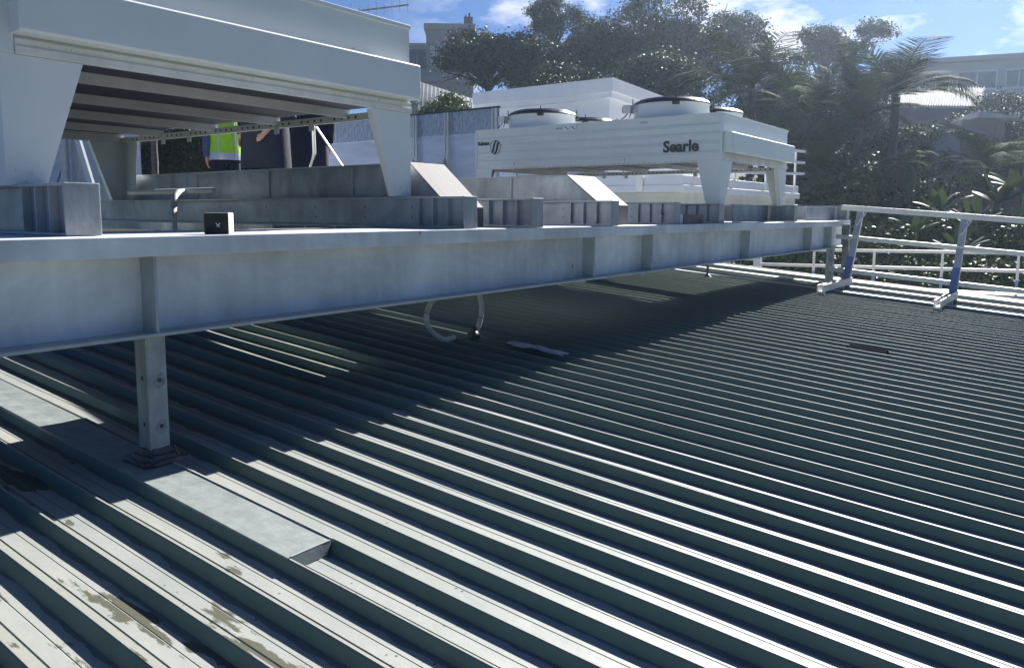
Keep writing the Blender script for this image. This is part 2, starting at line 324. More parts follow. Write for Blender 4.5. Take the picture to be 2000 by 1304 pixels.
# flashing covers over two ribs at the near post
def cover(u0, u1, v0, v1, top, label):
    t = thing('flashing_cover', label, 'roof flashing', (u0, v0, rz(v0)), 'flat covers bridging the ribs')
    def L(u, v, z): return (u-u0, v-v0, rz(v)+z-rz(v0))
    b = MB(); w = .0008
    nseg = 10; vsx = np.linspace(v0, v1, nseg)
    vl = []
    for i, v in enumerate(vsx):
        vl += [L(u0-.001, v, -RH*.95), L(u0-.0008, v, top), L((u0+u1)/2, v, top-.0012*math.sin(math.pi*i/(nseg-1))), L(u1+.001, v, top-.0005), L(u1+.001, v, -RH*.9)]
    b.add(vl, [(j*5+i, j*5+i+1, (j+1)*5+i+1, (j+1)*5+i) for j in range(nseg-1) for i in range(4)])
    b.build('top_sheet', M_flash, t)
    b = MB(); b.add([L(u0+.001, v0-.0002, top-.0005), L(u1, v0-.0002, top-.0012), L(u1-.0095, v0-.003, -RH+.001), L(u0+.001, v0-.003, -RH+.001)], [(0, 1, 2, 3)])
    b.build('end_flap', M_flash, t)
    b = MB(); b.tube([L(u0+.003, v0+.0005, top+.0003), L((u0+u1)/2, v0+.001, top), L(u1-.002, v0+.0005, top)], .0008, 6)
    b.tube([L(u1+.001, v0+i*.06, top+.0004+.0003*(i % 2)) for i in range(8)], .0009, 6); b.build('sealant_bead', M_membrane, t)
    return t
cover(.5065, .5665, .671, 1.90, .0012, 'wide flat metal cover running up the ribs under the near post')

# ------------------------------------------------------------------ main girder
GZ = -.033
g = thing('steel_girder', 'long deep galvanised steel girder crossing over the roof on short posts', 'steel beam', (-.4, 1.0, -.169))
gx, gy, gz = -.4, 1.0, -.169
def G(mb, u0, u1, v0, v1, z0, z1): mb.box(u0-gx, u1-gx, v0-gy, v1-gy, z0-gz, z1-gz)
b = MB(); G(b, -.4, 4.40, 1.0, 1.288, -.0600, GZ); b.build('top_band', M_steel, g, .004)
b = MB(); G(b, -.4, 4.395, 1.040, 1.0455, -.1640, -.0602); b.build('web', M_steel, g)
b = MB(); G(b, -.4, 4.395, 1.002, 1.085, -.1690, -.1641); b.build('bottom_flange', M_edge, g, .003)
b = MB(); G(b, -.4, 4.39, 1.235, 1.240, -.1640, -.0602); b.build('web', M_steel, g)
b = MB(); G(b, -.4, 4.39, 1.20, 1.285, -.1690, -.1641); b.build('bottom_flange', M_edge, g, .003)
for u in (-.12, .555, 1.727, 2.06, 2.875, 3.70, 4.05):
    b = MB(); G(b, u, u+.004, 1.005, 1.0398, -.1639, -.0603); b.build('stiffener', M_edge, g)
b = MB(); G(b, 1.30, 1.306, 1.0385, 1.0399, -.160, -.158); 
# near post and its boot
def post(u, v, w, zt, zb, label, boot=True, m=M_galv2, plate=False):
    t = thing('steel_post', label, 'post', (u, v, zb), 'posts carrying the girder')
    h = zt-zb
    b = MB(); b.box(0, w, 0, w, 0, h)
    b.cur = 2
    for (x, z) in ((.62*w, h*.64), (.62*w, h*.27)):
        b.prism([(x+.0085*math.cos(a)*(1+.15*math.sin(3*a+z*90)), z-.001+.011*math.sin(a)*(1+.1*math.sin(2*a))) for a in np.linspace(0, 2*math.pi, 25)[:-1]], 'y', -.0002, .0005)
    for (x, z) in ((.62*w, h*.64), (.62*w, h*.27)):
        b.cur = 1; b.prism([(x+.0032*math.cos(a), z+.0032*math.sin(a)) for a in np.linspace(0, 2*math.pi, 13)[:-1]], 'y', -.0004, .001)
    for (y, z) in ((.45*w, h*.66), (.45*w, h*.29)):
        b.prism([(y+.003*math.cos(a), z+.003*math.sin(a)) for a in np.linspace(0, 2*math.pi, 13)[:-1]], 'x', -.0004, .001)
    b.build('shaft', [m, M_dark, M_stain], t, .004)
    if plate:
        b = MB(); b.box(-.012, w+.012, -.012, w+.012, h-.001, h+.003); b.build('cap_plate', M_edge, t)
    if boot:
        b = MB(); ww = w/2
        rows = [(ww+.021, -.0005), (ww+.020, .003), (ww+.012, .004), (ww+.010, .0085), (ww+.005, .0095), (ww+.003, .016), (ww+.001, .017)]
        vsb = []; fsb = []; nn = 24
        for j, (r, z) in enumerate(rows):
            for k in range(nn):
                a = 2*math.pi*k/nn; c, q = math.cos(a), math.sin(a); e = .42
                jit = 1+.05*math.sin(k*2.3+j)+.03*math.sin(k*5.1+j*2)
                vsb.append((ww+r*jit*math.copysign(abs(c)**e, c), ww+r*jit*math.copysign(abs(q)**e, q), z+.001*math.sin(k*1.7+j)))
        for j in range(len(rows)-1):
            for k in range(nn): fsb.append((j*nn+k, j*nn+(k+1) % nn, (j+1)*nn+(k+1) % nn, (j+1)*nn+k))
        b.add(vsb, fsb, True); b.build('rubber_boot', M_rubber, t)
        b = MB(); b.bar((ww+.02, -.014, .003), (ww+.018, -.004, .017), .003, .002); b.build('clamp_tail', M_rust, t)
    return t
post(.5465, 1.021, .0285, -.1692, rz(1.03)+.0015, 'near square steel post with bolt holes and a black rubber boot')
post(4.215, .962, .030, -.050, rz(.96)+.001, 'slim far post in front of the girder end, rising to its top band', m=mat('grey_green_paint', (.15, .18, .17), .5))
post(4.165, 1.022, .034, -.1692, rz(1.03)+.001, 'short far post directly under the girder end, behind the slim one', boot=False)
b = MB(); b.lathe([(.024, 0), (.012, .012), (.0065, .016), (.0065, .09)], 0, 0, 14); tag(b.build('vent_pipe', M_rubber, loc=(3.70*S, 1.50*S, (rz(1.5)-.002)*S)), 'thin dark vent pipe with a flared base on the far sunlit ribs', 'vent')


# ------------------------------------------------------------------ cross beams lying on the girder
def crossbeam(u0, u1, v0, h, label, v1=2.55, twin=True):
    t = thing('cross_beam', label, 'steel beam', (u0, v0, GZ+.0006), 'short beams lying across the girder')
    w = u1-u0; Ln = v1-v0; mid = w/2
    b = MB(); b.box(0, w, .003, Ln, h-.004, h); b.build('top_flange', M_edge, t, .003)
    b = MB(); b.box(0, w, .003, Ln, 0, .004); b.build('bottom_flange', M_edge, t, .003)
    b = MB(); b.box(mid*.55, mid*.55+.003, .003, Ln, .0041, h-.0041)
    b.cur = 1
    for y in (.155, .30, .47, .66, .86):
        for z in (h*.33, h*.68):
            b.prism([(y+.0018*math.cos(a), z+.0022*math.sin(a)) for a in np.linspace(0, 2*math.pi, 9)[:-1]], 'x', mid*.55-.0004, mid*.55+.001)
    b.build('web', [M_galv, M_dark], t)
    b = MB(); b.box(-.0006, w+.0006, -.0008, .003, 0, h+.0004); b.build('end_plate', M_galv2, t, .004)
    for y in (.045, .085, .125) if twin else (.06,):
        b = MB(); b.box(.001, mid*.55-.0003, y, y+.0025, .0042, h-.0042); b.build('stiffener', M_edge, t)
    return t
H = .0675
crossbeam(.467, .512, 1.052, H+.001, 'cross beam under the left leg of the big left condenser, with a broad end plate')
crossbeam(1.216, 1.258, 1.013, H-.002, 'cross beam under the right leg of the left condenser, first to the right of the timber block')
crossbeam(1.441, 1.484, 1.0005, H-.002, 'cross beam with a drilled web between the two sloping box beams, nearer the left condenser', v1=2.0)
crossbeam(1.800, 1.841, .999, H-.002, 'cross beam end butting the left side of the second sloping box beam', v1=2.0)
crossbeam(2.238, 2.279, 1.020, H, 'cross beam just right of the second sloping box beam, with a bent hook on it', v1=2.3)
crossbeam(2.595, 2.644, 1.018, H, 'cross beam under the near leg of the lettered white condenser')
crossbeam(3.372, 3.416, .992, H+.004, 'cross beam under the far right leg of the lettered white condenser')
crossbeam(4.322, 4.376, 1.002, H+.008, 'last cross beam at the far right end of the girder', v1=1.9)

# flat filler plates standing between some of the cross beams
def filler(u0, u1, v, label):
    t = thing('filler_plate', label, 'steel plate', (u0, v, GZ+.0006), 'upright plates between the far cross beams')
    b = MB(); b.box(0, u1-u0, 0, .004, 0, .0665); b.build('plate', M_galv, t, .002)
    b = MB(); b.box(0, u1-u0, -.002, .012, .0667, .0695); b.build('top_lip', M_edge, t)
filler(2.95, 3.36, 1.10, 'upright galvanised plate behind the right half of the lettered condenser')
filler(3.80, 4.31, 1.06, 'upright galvanised plate next to the last cross beam')

# box beams with sloping ends
def boxbeam(u0, u1, v0, z1, vs1, z2, v1, label):
    """outline in V-Z: foot at v0, vertical to z1, slopes up to (vs1,z2)"""
    t = thing('box_beam', label, 'steel beam', (u0, v0, GZ+.0008), 'deep box beams with sloping ends')
    w = u1-u0; z0 = GZ+.0008; e = .004
    b = MB()
    for x in (0, w-.004):
        b.prism([(0.003, 0), (.003, z1-z0), (vs1-v0, z2-z0-.004), (v1-v0, z2-z0-.004), (v1-v0, 0)], 'x', x, x+.004)
    b.build('side_plate', M_galv, t)
    b = MB(); b.box(-.002, w+.002, vs1-v0, v1-v0, z2-z0-.0038, z2-z0); b.build('top_plate', M_edge, t, .002)
    b = MB(); sx, sz = vs1-v0, z2-z0
    b.prism([(-.001, 0), (-.001, z1-z0), (sx, sz+.001), (sx, sz-.003), (.003, z1-z0-.002), (.003, 0)], 'x', -.003, w+.003)
    b.build('sloping_end_plate', M_ramp, t, .002)
    for y in (.30, .62, .95):
        b = MB(); b.box(-.0035, -.0001, y, y+.006, .002, sz-.006); b.build('seam', M_edge, t)
M_ramp = mat('brushed_zinc_ramp', (.155, .15, .145), .75, .0, .10, 22, .05, 70, streak=(1, .15, .15))
boxbeam(1.280, 1.392, 1.105, .012, 1.222, .111, 2.62, 'first sloping box beam, right behind the leg of the left condenser')
boxbeam(1.852, 2.000, 1.058, .0225, 1.168, .1055, 2.55, 'second sloping box beam, below the lettered white condenser')

# ------------------------------------------------------------------ condensers
def letters(txt, size, m, parent, name, loc, rot, bold=0., track=1.0, depth=.002):
    cu = bpy.data.curves.new(name, 'FONT'); cu.body = txt; cu.size = size; cu.extrude = depth; cu.offset = bold; cu.space_character = track; cu.resolution_u = 3
    o = bpy.data.objects.new(name, cu); C.objects.link(o)
    dg = bpy.context.evaluated_depsgraph_get(); me = bpy.data.meshes.new_from_object(o.evaluated_get(dg))
    bpy.data.objects.remove(o); me.name = name; me.materials.clear(); me.materials.append(m)
    o = bpy.data.objects.new(name, me); C.objects.link(o); o.parent = parent; o.location = loc; o.rotation_euler = rot
    return o
ROT_SIDE = (R(90), 0, R(-90))      # text on a face whose normal is -X, reading towards -Y

def condenser(u0, u1, v0, v1, zf, zb, zs, zt, label, name_plate=False, fan_r=.146, fan_u=(.19, .55), fan_v=(.28, .885), hdr=(.012, .785)):
    t = thing('condenser', label, 'condenser', (u0, v0, zf), 'rooftop condensers')
    w, Ln = u1-u0, v1-v0; B = zb-zf; T = zt-zf; Q = zs-zf      # bottom, top, ledge heights
    # casing walls (hollow below)
    b = MB(); e = .005
    b.box(0, w, 0, e, B+.022, T-.009)                 # -V end
    b.box(0, w, Ln-e, Ln, B+.022, T-.009)
    b.box(w-e, w, e, Ln-e, B+.022, T-.009)
    # -U side with swages
    hs = T-.004-B
    pts = [(0, B+.0)]
    for fz in (.14, .36, .55, .74):
        z = B+hs*fz; pts += [(0, z), (-.0022, z+.003), (-.0022, z+.006), (0, z+.012)]
    pts += [(0, T-.004), (e, T-.004), (e, B)]
    b.prism([(p[0], p[1]) for p in pts], 'y', e, Ln-e)
    b.cur = 1
    for i in range(9):
        yv = Ln*(.06+i*.11)
        for fz in (.30, .66): b.tube([(.0005, yv, B+hs*fz), (-.0012, yv, B+hs*fz)], .0016, 6)
    for i in range(2): b.tube([(w*(.2+.6*i), .0005, Q+.012), (w*(.2+.6*i), -.0012, Q+.012)], .0016, 6)
    for fv in (.26, .60): b.box(-.0010, .0005, Ln*fv, Ln*fv+.03, T-.020, T-.014)
    b.build('casing', [M_white, M_edge], t)
    b = MB(); b.box(-.003, w+.003, -.003, Ln+.003, T-.009, T); b.build('top_sheet', M_white, t, .003)
    b = MB(); b.box(-.004, .02, -.0035, .006, B, T-.0095); b.build('corner_post', M_white, t, .002)
    b = MB(); b.box(-.004, .02, Ln-.006, Ln+.0035, B, T-.0095); b.build('corner_post', M_white, t, .002)
    # bottom frame bands at the ends
    b = MB(); b.box(0.0205, w, -.004, e-.0002, B+.011, B+.0218); b.box(.0205, w, -.006, e-.0002, B+.0002, B+.0112)
    for fx in (.12, .5, .88): b.tube([(w*fx, -.0035, B+.016), (w*fx, -.0065, B+.016)], .0018, 8)
    b.build('bottom_frame', M_white_d, t, .002)
    b = MB(); b.box(0, w, Ln-e, Ln+.004, B, B+.0218); b.build('bottom_frame', M_white_d, t)
    # header cover
    b = MB(); h0, h1 = hdr[0]*w/.8, w-.002
    b.prism([(-.032, B+.026), (-.034, B+.030), (-.034, Q-.003), (-.031, Q), (-.0002, Q), (-.0002, B+.026)], 'x', h0, h1)
    b.build('header_cover', M_white, t, .003)
    # coil and cross members
    b = MB(); b.box(.01, w-.01, .01, Ln-.01, B+.0200, B+.034); b.build('coil', M_coil, t)
    b = MB()
    for fv in (.15, .36, .58, .80): b.box(.006, w-.006, Ln*fv, Ln*fv+.008, B+.001, B+.0196)
    b.build('cross_member', M_under, t)
    b = MB()
    for x in (.004, w-.012): b.box(x, x+.008, .0, Ln, B-.006, B+.010)
    b.box(.004, w-.004, Ln-.012, Ln-.004, B-.006, B+.02)
    b.cur = 1
    for x in (.004, w-.012):
        for i in range(46):
            y = .06+i*(Ln-.12)/46
            if i % 5 == 3: continue
            b.box(x-.0004, x+.0084, y, y+.006, B-.001, B+.005)
    b.cur = 0
    for fv in (.25, .36, .68, .79): b.box(w-.0125, w-.010, Ln*fv, Ln*fv+.018, B-.020, B-.0062)
    b.build('bottom_rail', [M_under, M_dark], t)
    # legs: folded L plates that taper towards the foot
    tw, bw = .112, .052
    def leg(cx, cy, sx, sy):
        b = MB(); th = .004
        # plate in the X direction (faces +-Y)
        yo = cy; y1 = cy+th*sy
        b.prism([(cx, 0), (cx+sx*bw, 0), (cx+sx*tw, B-.0003), (cx, B-.0003)], 'y', min(yo, y1), max(yo, y1))
        b.prism([(cy+sy*th, 0), (cy+sy*bw, 0), (cy+sy*.09, B-.0003), (cy+sy*th, B-.0003)], 'x', min(cx, cx+sx*th), max(cx, cx+sx*th))
        # return lip on the tapered edge
        b.prism([(cx+sx*(bw-.003), 0), (cx+sx*bw, 0), (cx+sx*tw, B-.001), (cx+sx*(tw-.003), B-.001)], 'y', min(yo+sy*th, yo+sy*.018), max(yo+sy*th, yo+sy*.018))
        for (dx, dz) in ((.010, .010), (.026, .006), (.013, .021), (.034, .018)):
            b.tube([(cx+sx*dx, cy-sy*.0001, dz), (cx+sx*dx, cy-sy*.002, dz)], .0022, 8)
        return b.build('leg', M_white, t, .0015)
    leg(0, -.001, 1, 1); leg(w, -.001, -1, 1); leg(0, Ln, 1, -1); leg(w, Ln, -1, -1)
    # fans
    for fu in fan_u:
        for fv in fan_v:
            b = MB(); r = fan_r
            b.lathe([(r+.002, T), (r, T+.006), (r-.003, T+.055), (r, T+.062), (r-.012, T+.062), (r-.012, T+.002)], fu, fv, 56)
            sh = b.build('fan_shroud', M_white, t)
            b = MB()
            b.lathe([(r+.001, T+.061), (r+.003, T+.066), (r-.004, T+.074), (r-.030, T+.084), (r-.031, T+.082), (r-.010, T+.072), (r-.012, T+.062)], fu, fv, 56)
            for rr_ in (.03, .05, .07, .09, .11, .125):
                zz = T+.077+.012*(1-(rr_/r)**2)
                b.tube([(fu+rr_*math.cos(a), fv+rr_*math.sin(a), zz) for a in np.linspace(0, 2*math.pi, 33)], .0016, 5, False)
            for k in range(8):
                a = k*math.pi/4+.3
                b.bar((fu, fv, T+.089), (fu+(r-.004)*math.cos(a), fv+(r-.004)*math.sin(a), T+.073), .005, .004)
            for k in range(4):
                a = k*math.pi/2-2.6
                b.box(fu+(r+.001)*math.cos(a)-.009, fu+(r+.001)*math.cos(a)+.009, fv+(r+.001)*math.sin(a)-.011, fv+(r+.001)*math.sin(a)+.011, T+.050, T+.062)
                b.bar((fu+(r+.003)*math.cos(a), fv+(r+.003)*math.sin(a), T+.055), (fu+(r+.003)*math.cos(a), fv+(r+.003)*math.sin(a), T+.090), .003)
            b.build('fan_grille', M_black, t)
            b = MB(); a = 2.35
            bx, by = fu+(r+.014)*math.cos(a), fv+(r+.014)*math.sin(a)
            b.box(bx-.016, bx+.016, by-.004, by+.030, T+.030, T+.062)
            b.cur = 1; b.box(bx-.010, bx+.010, by+.0301, by+.036, T+.036, T+.056)
            b.build('terminal_box', [M_under, M_red], t, .002)
            b = MB(); b.tube([(bx-.012, by+.01, T+.030), (bx-.018, by+.018, T+.018), (bx-.014, by+.04, T+.006), (bx-.01, by+.07, T+.002)], .0022, 6)
            b.tube([(bx-.012, by-.002, T+.050), (bx-.022, by-.01, T+.03), (bx-.016, by-.0, T+.014)], .0018, 6)
            b.build('power_cable', M_black, t)
    if name_plate:
        def side(u, vw, z): return (u*S, (vw-v0)*S, (z-zf)*S)
        letters('Searle', .185, M_text, t, 'maker_lettering', side(-.0032, 1.262, .2225), ROT_SIDE, .0058, 1.0)
        letters('Kelvion', .066, M_text, t, 'maker_lettering', side(-.0032, 2.128, .287), ROT_SIDE, .0028, 1.0)
        # round striped emblem
        b = MB(); cy_, cz_, rr_ = 2.035-v0, .275-zf, .0300
        cy_b = cy_; k = 40
        ring = []; 
        for i in range(k):
            a0, a1 = 2*math.pi*i/k, 2*math.pi*(i+1)/k
            q = [(cy_+r_*math.cos(a)*.92, cz_+r_*math.sin(a)) for (r_, a) in ((rr_, a0), (rr_, a1), (rr_-.0018, a1), (rr_-.0018, a0))]
            b.prism(q, 'x', -.0036, -.0026)
        for (o1, o2) in ((-.015, -.0055), (.005, .0155)):
            q = []
            nst = 14
            up_, dn_ = [], []
            for i in range(nst+1):
                tt = -1+2*i/nst
                for off, arr in ((o1, up_), (o2, dn_)):
                    yy = -(off)-tt*.017*(1 if True else 0)+.004*math.sin(tt*3); zz2 = tt*rr_*.93
                    lim = math.sqrt(max(0, (rr_*.95)**2-zz2**2)); yy = max(-lim, min(lim, yy)); arr.append((cy_+yy*.92, cz_+zz2))
            for i in range(nst):
                b.prism([up_[i], up_[i+1], dn_[i+1], dn_[i]], 'x', -.0036, -.0026)
        b.build('round_emblem', M_text, t)
        for (vw, z, s2, nm) in ((1.678, .334, 2, 'a'), (1.935, .2015, 1, 'b'), (1.418, .2005, 1, 'b')):
            b = MB(); y = vw-v0; wz = .0115 if s2 == 2 else .0095
            for i in range(s2):
                yy = y-i*.030
                b.cur = 0; b.box(-.0036, -.0024, yy-.013*(1 if s2 == 2 else .7), yy+.013*(1 if s2 == 2 else .7), z-zf-wz, z-zf+wz)
                b.cur = 1
                if s2 == 2:
                    b.box(-.0041, -.0036, yy-.009, yy-.002, z-zf-.006, z-zf-.003); b.bar((-.0039, yy-.004, z-zf-.004), (-.0039, yy+.007, z-zf+.006), .0005, .003); b.box(-.0041, -.0036, yy+.003, yy+.009, z-zf+.001, z-zf+.006)
                else:
                    b.tube([(-.004, yy+.0035*math.cos(a), z-zf+.003+.0038*math.sin(a)) for a in np.linspace(0, 2*math.pi, 13)], .0008, 4, False)
                    b.bar((-.0039, yy, z-zf-.001), (-.0039, yy, z-zf-.0075), .0006, .0016)
            b.build('sticker', [M_swhite, M_sblue], t)
    return t
c1 = condenser(.459, 1.259, 1.2005, 2.42, .0345, .2135, .312, .3985, 'big white condenser on tapered legs filling the upper left, its underside open to view',
               fan_r=.135, fan_u=(.21, .52), fan_v=(.25, .95), hdr=(.016, .8))
c2 = condenser(2.655, 3.395, 1.042, 2.142, .0350, .1885, .2850, .3515, 'white condenser on tapered legs with grey maker lettering along its side', name_plate=True,
               fan_u=(.195, .555), fan_v=(.283, .888))
# blue and white notice on the left side of the big condenser
b = MB(); b.cur = 0; b.box(-.0036, -.0024, .010, .11, .245, .345)
b.cur = 1; b.box(-.0042, -.0036, .016, .10, .262, .272); b.box(-.0042, -.0036, .016, .10, .285, .335)
b.build('notice', [M_swhite, M_sblue], c1)

# ------------------------------------------------------------------ loose things on the girder and roof
t = thing('timber_block', 'short tarred timber block with a pale cut end standing on the girder', 'timber block', (.650, 1.0335, GZ+.0005), None, R(-46))
b = MB(); b.box(0, .034, 0, .032, 0, .0300); b.build('block', M_wood, t, .004)
b = MB(); b.box(.0342, .0350, -.0005, .032, 0, .0305); b.box(.001, .034, 0.001, .032, .0301, .0309); b.build('weathered_face', M_woodcut, t, .002)
b = MB(); b.bar((.018, -.0006, .011), (.023, -.0006, .016), .0012, .0012); b.bar((.017, -.0006, .016), (.022, -.0006, .010), .0016, .001); b.build('paint_mark', M_swhite, t)
t = thing('timber_offcut', 'brown timber offcut lying in front of the cross beam under the lettered condenser', 'timber block', (2.33, 1.03, GZ+.0005))
M_brown = mat('brown_timber', (.20, .13, .12), .8, 0, .35, 12, .3, 40)
b = MB(); b.box(0, .155, 0, .05, 0, .030); b.build('block', M_brown, t, .003)
b = MB(); b.box(-.052, -.001, .002, .048, 0, .0305); b.build('pale_block', M_under, t, .003)
b = MB(); b.tube([(1.165, 2.22, .053), (1.165, 2.0, .053), (1.165, 1.80, .054)], .0075, 12)
b.tube([(1.165, 1.93, .052), (1.140, 1.92, .050), (1.122, 1.91, .040), (1.112, 1.90, .02), (1.100, 1.88, -.06)], .0085, 12)
b.v = [(x-1.165, y-1.9, z+.033) for x, y, z in b.v]
tag(b.build('drain_pipe', M_pvc, loc=(1.165*S, 1.9*S, -.033*S)), 'grey plastic drain pipe with a bend under the left condenser', 'pipe')
def hose(pts, label, collar=False):
    o = Vector(pts[-1]); t = thing('hose', label, 'hose', tuple(o), 'hoses hanging to the roof')
    P_ = [Vector(p)-o for p in pts]; sm = []
    for i in range(len(P_)-1):
        p0 = P_[max(i-1, 0)]; p1 = P_[i]; p2 = P_[i+1]; p3 = P_[min(i+2, len(P_)-1)]
        for j in range(6):
            s_ = j/6; sm.append(.5*((2*p1)+(-p0+p2)*s_+(2*p0-5*p1+4*p2-p3)*s_*s_+(-p0+3*p1-3*p2+p3)*s_**3))
    sm.append(P_[-1])
    b = MB(); b.tube(sm, .0072, 10); b.build('hose_body', M_hose, t)
    if collar:
        b = MB(); b.lathe([(.022, 0), (.016, .010), (.0085, .016), (.0085, .026)], 0, 0, 14); b.build('boot', M_rubber, t)
    return t
hose([(1.49, 1.27, -.17), (1.4435, 1.30, -.2153), (1.4204, 1.30, -.2390), (1.4145, 1.30, -.2615), (1.4236, 1.30, -.2857), (1.4463, 1.30, -.3053), (1.4813, 1.30, -.3235), (1.53, 1.31, rz(1.31)+.001)], 'pale hose curving left and down to the roof below the girder')
hose([(1.60, 1.27, -.165), (1.6264, 1.30, -.2145), (1.6352, 1.30, -.2473), (1.6330, 1.30, -.2751), (1.6219, 1.30, -.3019), (1.6086, 1.30, -.3213), (1.60, 1.30, rz(1.3)-.004)], 'pale hose dropping into a rubber boot on the roof below the girder', True)
# crumpled sheet on the roof
t = thing('crumpled_sheet', 'crumpled grey sheet lying on the ribs in shade beside the hoses', 'debris', (1.585, 1.085, rz(1.085)))
vs_ = []; nx, ny = 12, 7
for j in range(ny):
    for i in range(nx):
        x = (i/(nx-1)-.5)*.04+random.uniform(-.003, .003); y = (j/(ny-1)-.5)*.17+random.uniform(-.004, .004)
        vs_.append((x, y, SL*y+.004+random.uniform(0, .007)))
b = MB(); b.add(vs_, [(j*nx+i, j*nx+i+1, (j+1)*nx+i+1, (j+1)*nx+i) for j in range(ny-1) for i in range(nx-1)])
b.build('sheet', mat('faded_sheet', (.55, .52, .55), .7, 0, .25, 9, .3, 30), t)
# dark fallen strip on the far ribs
b = MB(); slope_box(b, 2.382, 2.442, .43, .535, -.0136, .0022)
tag(b.build('rubber_strip', M_matte), 'black rubber strip lying along a rib in the sunny right part of the roof', 'debris')
# small brackets below girder edge
for (u, lab) in ((1.665, 'small clip plate poking out below the girder, nearer the hoses'), (1.99, 'small clip plate poking out below the girder, between two stiffeners')):
    b = MB(); b.box(0, .02, 0, .03, -.0035, 0); tag(b.build('clip_plate', M_edge, loc=(u*S, 1.004*S, -.1692*S)), lab, 'bracket', 'clip plates under the girder')
# hook on the cross beam
b = MB(); b.tube([(0, 0, 0), (-.012, 0, .002), (-.018, 0, .008), (-.016, 0, .014)], .0022, 8)
tag(b.build('hook', M_rust, loc=(2.244*S, 1.06*S, -.002*S)), 'small bent steel hook on the web of a cross beam', 'hook')

# ------------------------------------------------------------------ guard rails
def guardrail_near():
    t = thing('guard_rail', 'near aluminium guard rail leaning outwards along the roof edge with blue taped posts', 'guard rail', (4.03, .92, rz(.92)))
    ou, ov, oz = 4.03, .92, rz(.92)
    def L(u, v, z): return (u-ou, v-ov, rz(v)+z-oz)
    for v in (.928, .462, -.02, -.5):
        b = MB(); b.bar(L(4.06, v, .012), L(4.295, v, .372), .030, .022); b.build('post', M_alu, t, .002)
        b = MB(); b.bar(L(4.052, v+.003, .010), L(4.155, v+.003, .16), .0312, .018); b.build('blue_wrap', M_blue, t)
        b = MB(); b.box(3.59-ou, 4.13-ou, v-ov-.014, v-ov-.009, rz(v)+.010-oz, rz(v)+.042-oz); b.box(3.59-ou, 4.13-ou, v-ov+.009, v-ov+.014, rz(v)+.010-oz, rz(v)+.042-oz)
        b.box(3.595-ou, 4.125-ou, v-ov-.0085, v-ov+.0085, rz(v)+.010-oz, rz(v)+.014-oz); b.build('foot_arm', M_alu, t, .001)
        b = MB(); b.box(3.60-ou, 3.64-ou, v-ov-.012, v-ov+.012, rz(v)-.015-oz, rz(v)+.0098-oz); b.build('clamp', M_edge, t)
        b = MB(); b.box(3.95-ou, 3.99-ou, v-ov-.012, v-ov+.012, rz(v)-.015-oz, rz(v)+.0098-oz); b.build('clamp', M_edge, t)
        b = MB(); b.bar(L(4.20, v, .30), L(4.27, v-.03, .366), .006); b.build('gusset', M_alu, t)
    for (u, z, w) in ((4.295, .384, .030), (4.205, .236, .024), (4.105, .075, .024)):
        b = MB(); b.bar(L(u, 1.02, z), L(u, -1.1, z), w, w*.9); b.build('rail', M_alu, t, .002)
guardrail_near()
def rail_run(pts, zs_, base, label, name='guard_rail', m=None, blue=True, r=.022, grp=None, posts=None, zsl=0):
    """pts: two (u,v) ends; zs_: rail heights; posts: fractions"""
    m = m or M_alu
    (u0, v0), (u1, v1) = pts
    t = thing(name, label, 'guard rail', (u0, v0, base), grp)
    for z in zs_:
        b = MB(); b.bar((0, 0, z-base), (u1-u0, v1-v0, z-base+zsl), r, r); b.build('rail', m, t, .002)
    for fr in posts:
        x, y = (u1-u0)*fr, (v1-v0)*fr
        b = MB(); b.bar((x, y, 0), (x, y, max(zs_)-base+zsl*fr), r*1.05, r*.7); b.build('post', m, t)
        if blue:
            b = MB(); b.bar((x-.0005, y, 0), (x-.0005, y, (max(zs_)-base)*.36), r*1.15, r*.8); b.build('blue_wrap', M_blue, t)
    return t
rail_run(((6.0, 2.02), (6.0, -1.3)), (-.270, -.387), -.505, 'lower aluminium guard rail on the roof beyond the ribbed one', posts=[(2.02-v)/3.32 for v in (1.605, 1.19, .76, .325, -.1, -.6, -1.1)], zsl=.05, r=.021)
# slatted white gate frame beyond the girder end
t = thing('white_gate', 'white slatted frame standing beyond the ribs near the end of the lower guard rail', 'gate', (6.0, 2.0, -.56))
b = MB(); b.box(-.02, .02, .0, .055, 0, .36); b.box(-.015, .015, .30, .33, 0, .28); b.build('post', M_whitew, t)
b = MB()
for z in (.02, .11, .20, .27): b.box(-.01, .01, .055, .9, z, z+.045)
b.build('slat', M_whitew, t)

# lower white roof beyond the ribbed roof
b = MB(); b.box(4.40, 6.4, -1.4, 2.6, -.62, -.560); b.box(5.90, 6.1, -1.4, 2.6, -.5599, -.512)
b.box(4.40, 4.8, -.2, .45, -.5599, -.475)
tag(b.build('lower_roof', M_membrane), kind='structure')
b = MB(); b.box(4.42, 6.38, -1.38, 2.58, -3.6, -.601)
tag(b.build('building', M_cream), 'low cream building carrying the white membrane roof past the ribbed roof', 'building')
b = MB(); b.box(-.02, .02, -.02, .02, 0, .03); b.tube([(0, 0, .03), (0, 0, .05)], .012, 10)
tag(b.build('vent_pipe', M_whitew, loc=(4.43*S, .19*S, -.475*S)), 'small white vent with a dark cap at the right edge beyond the ribs', 'vent')

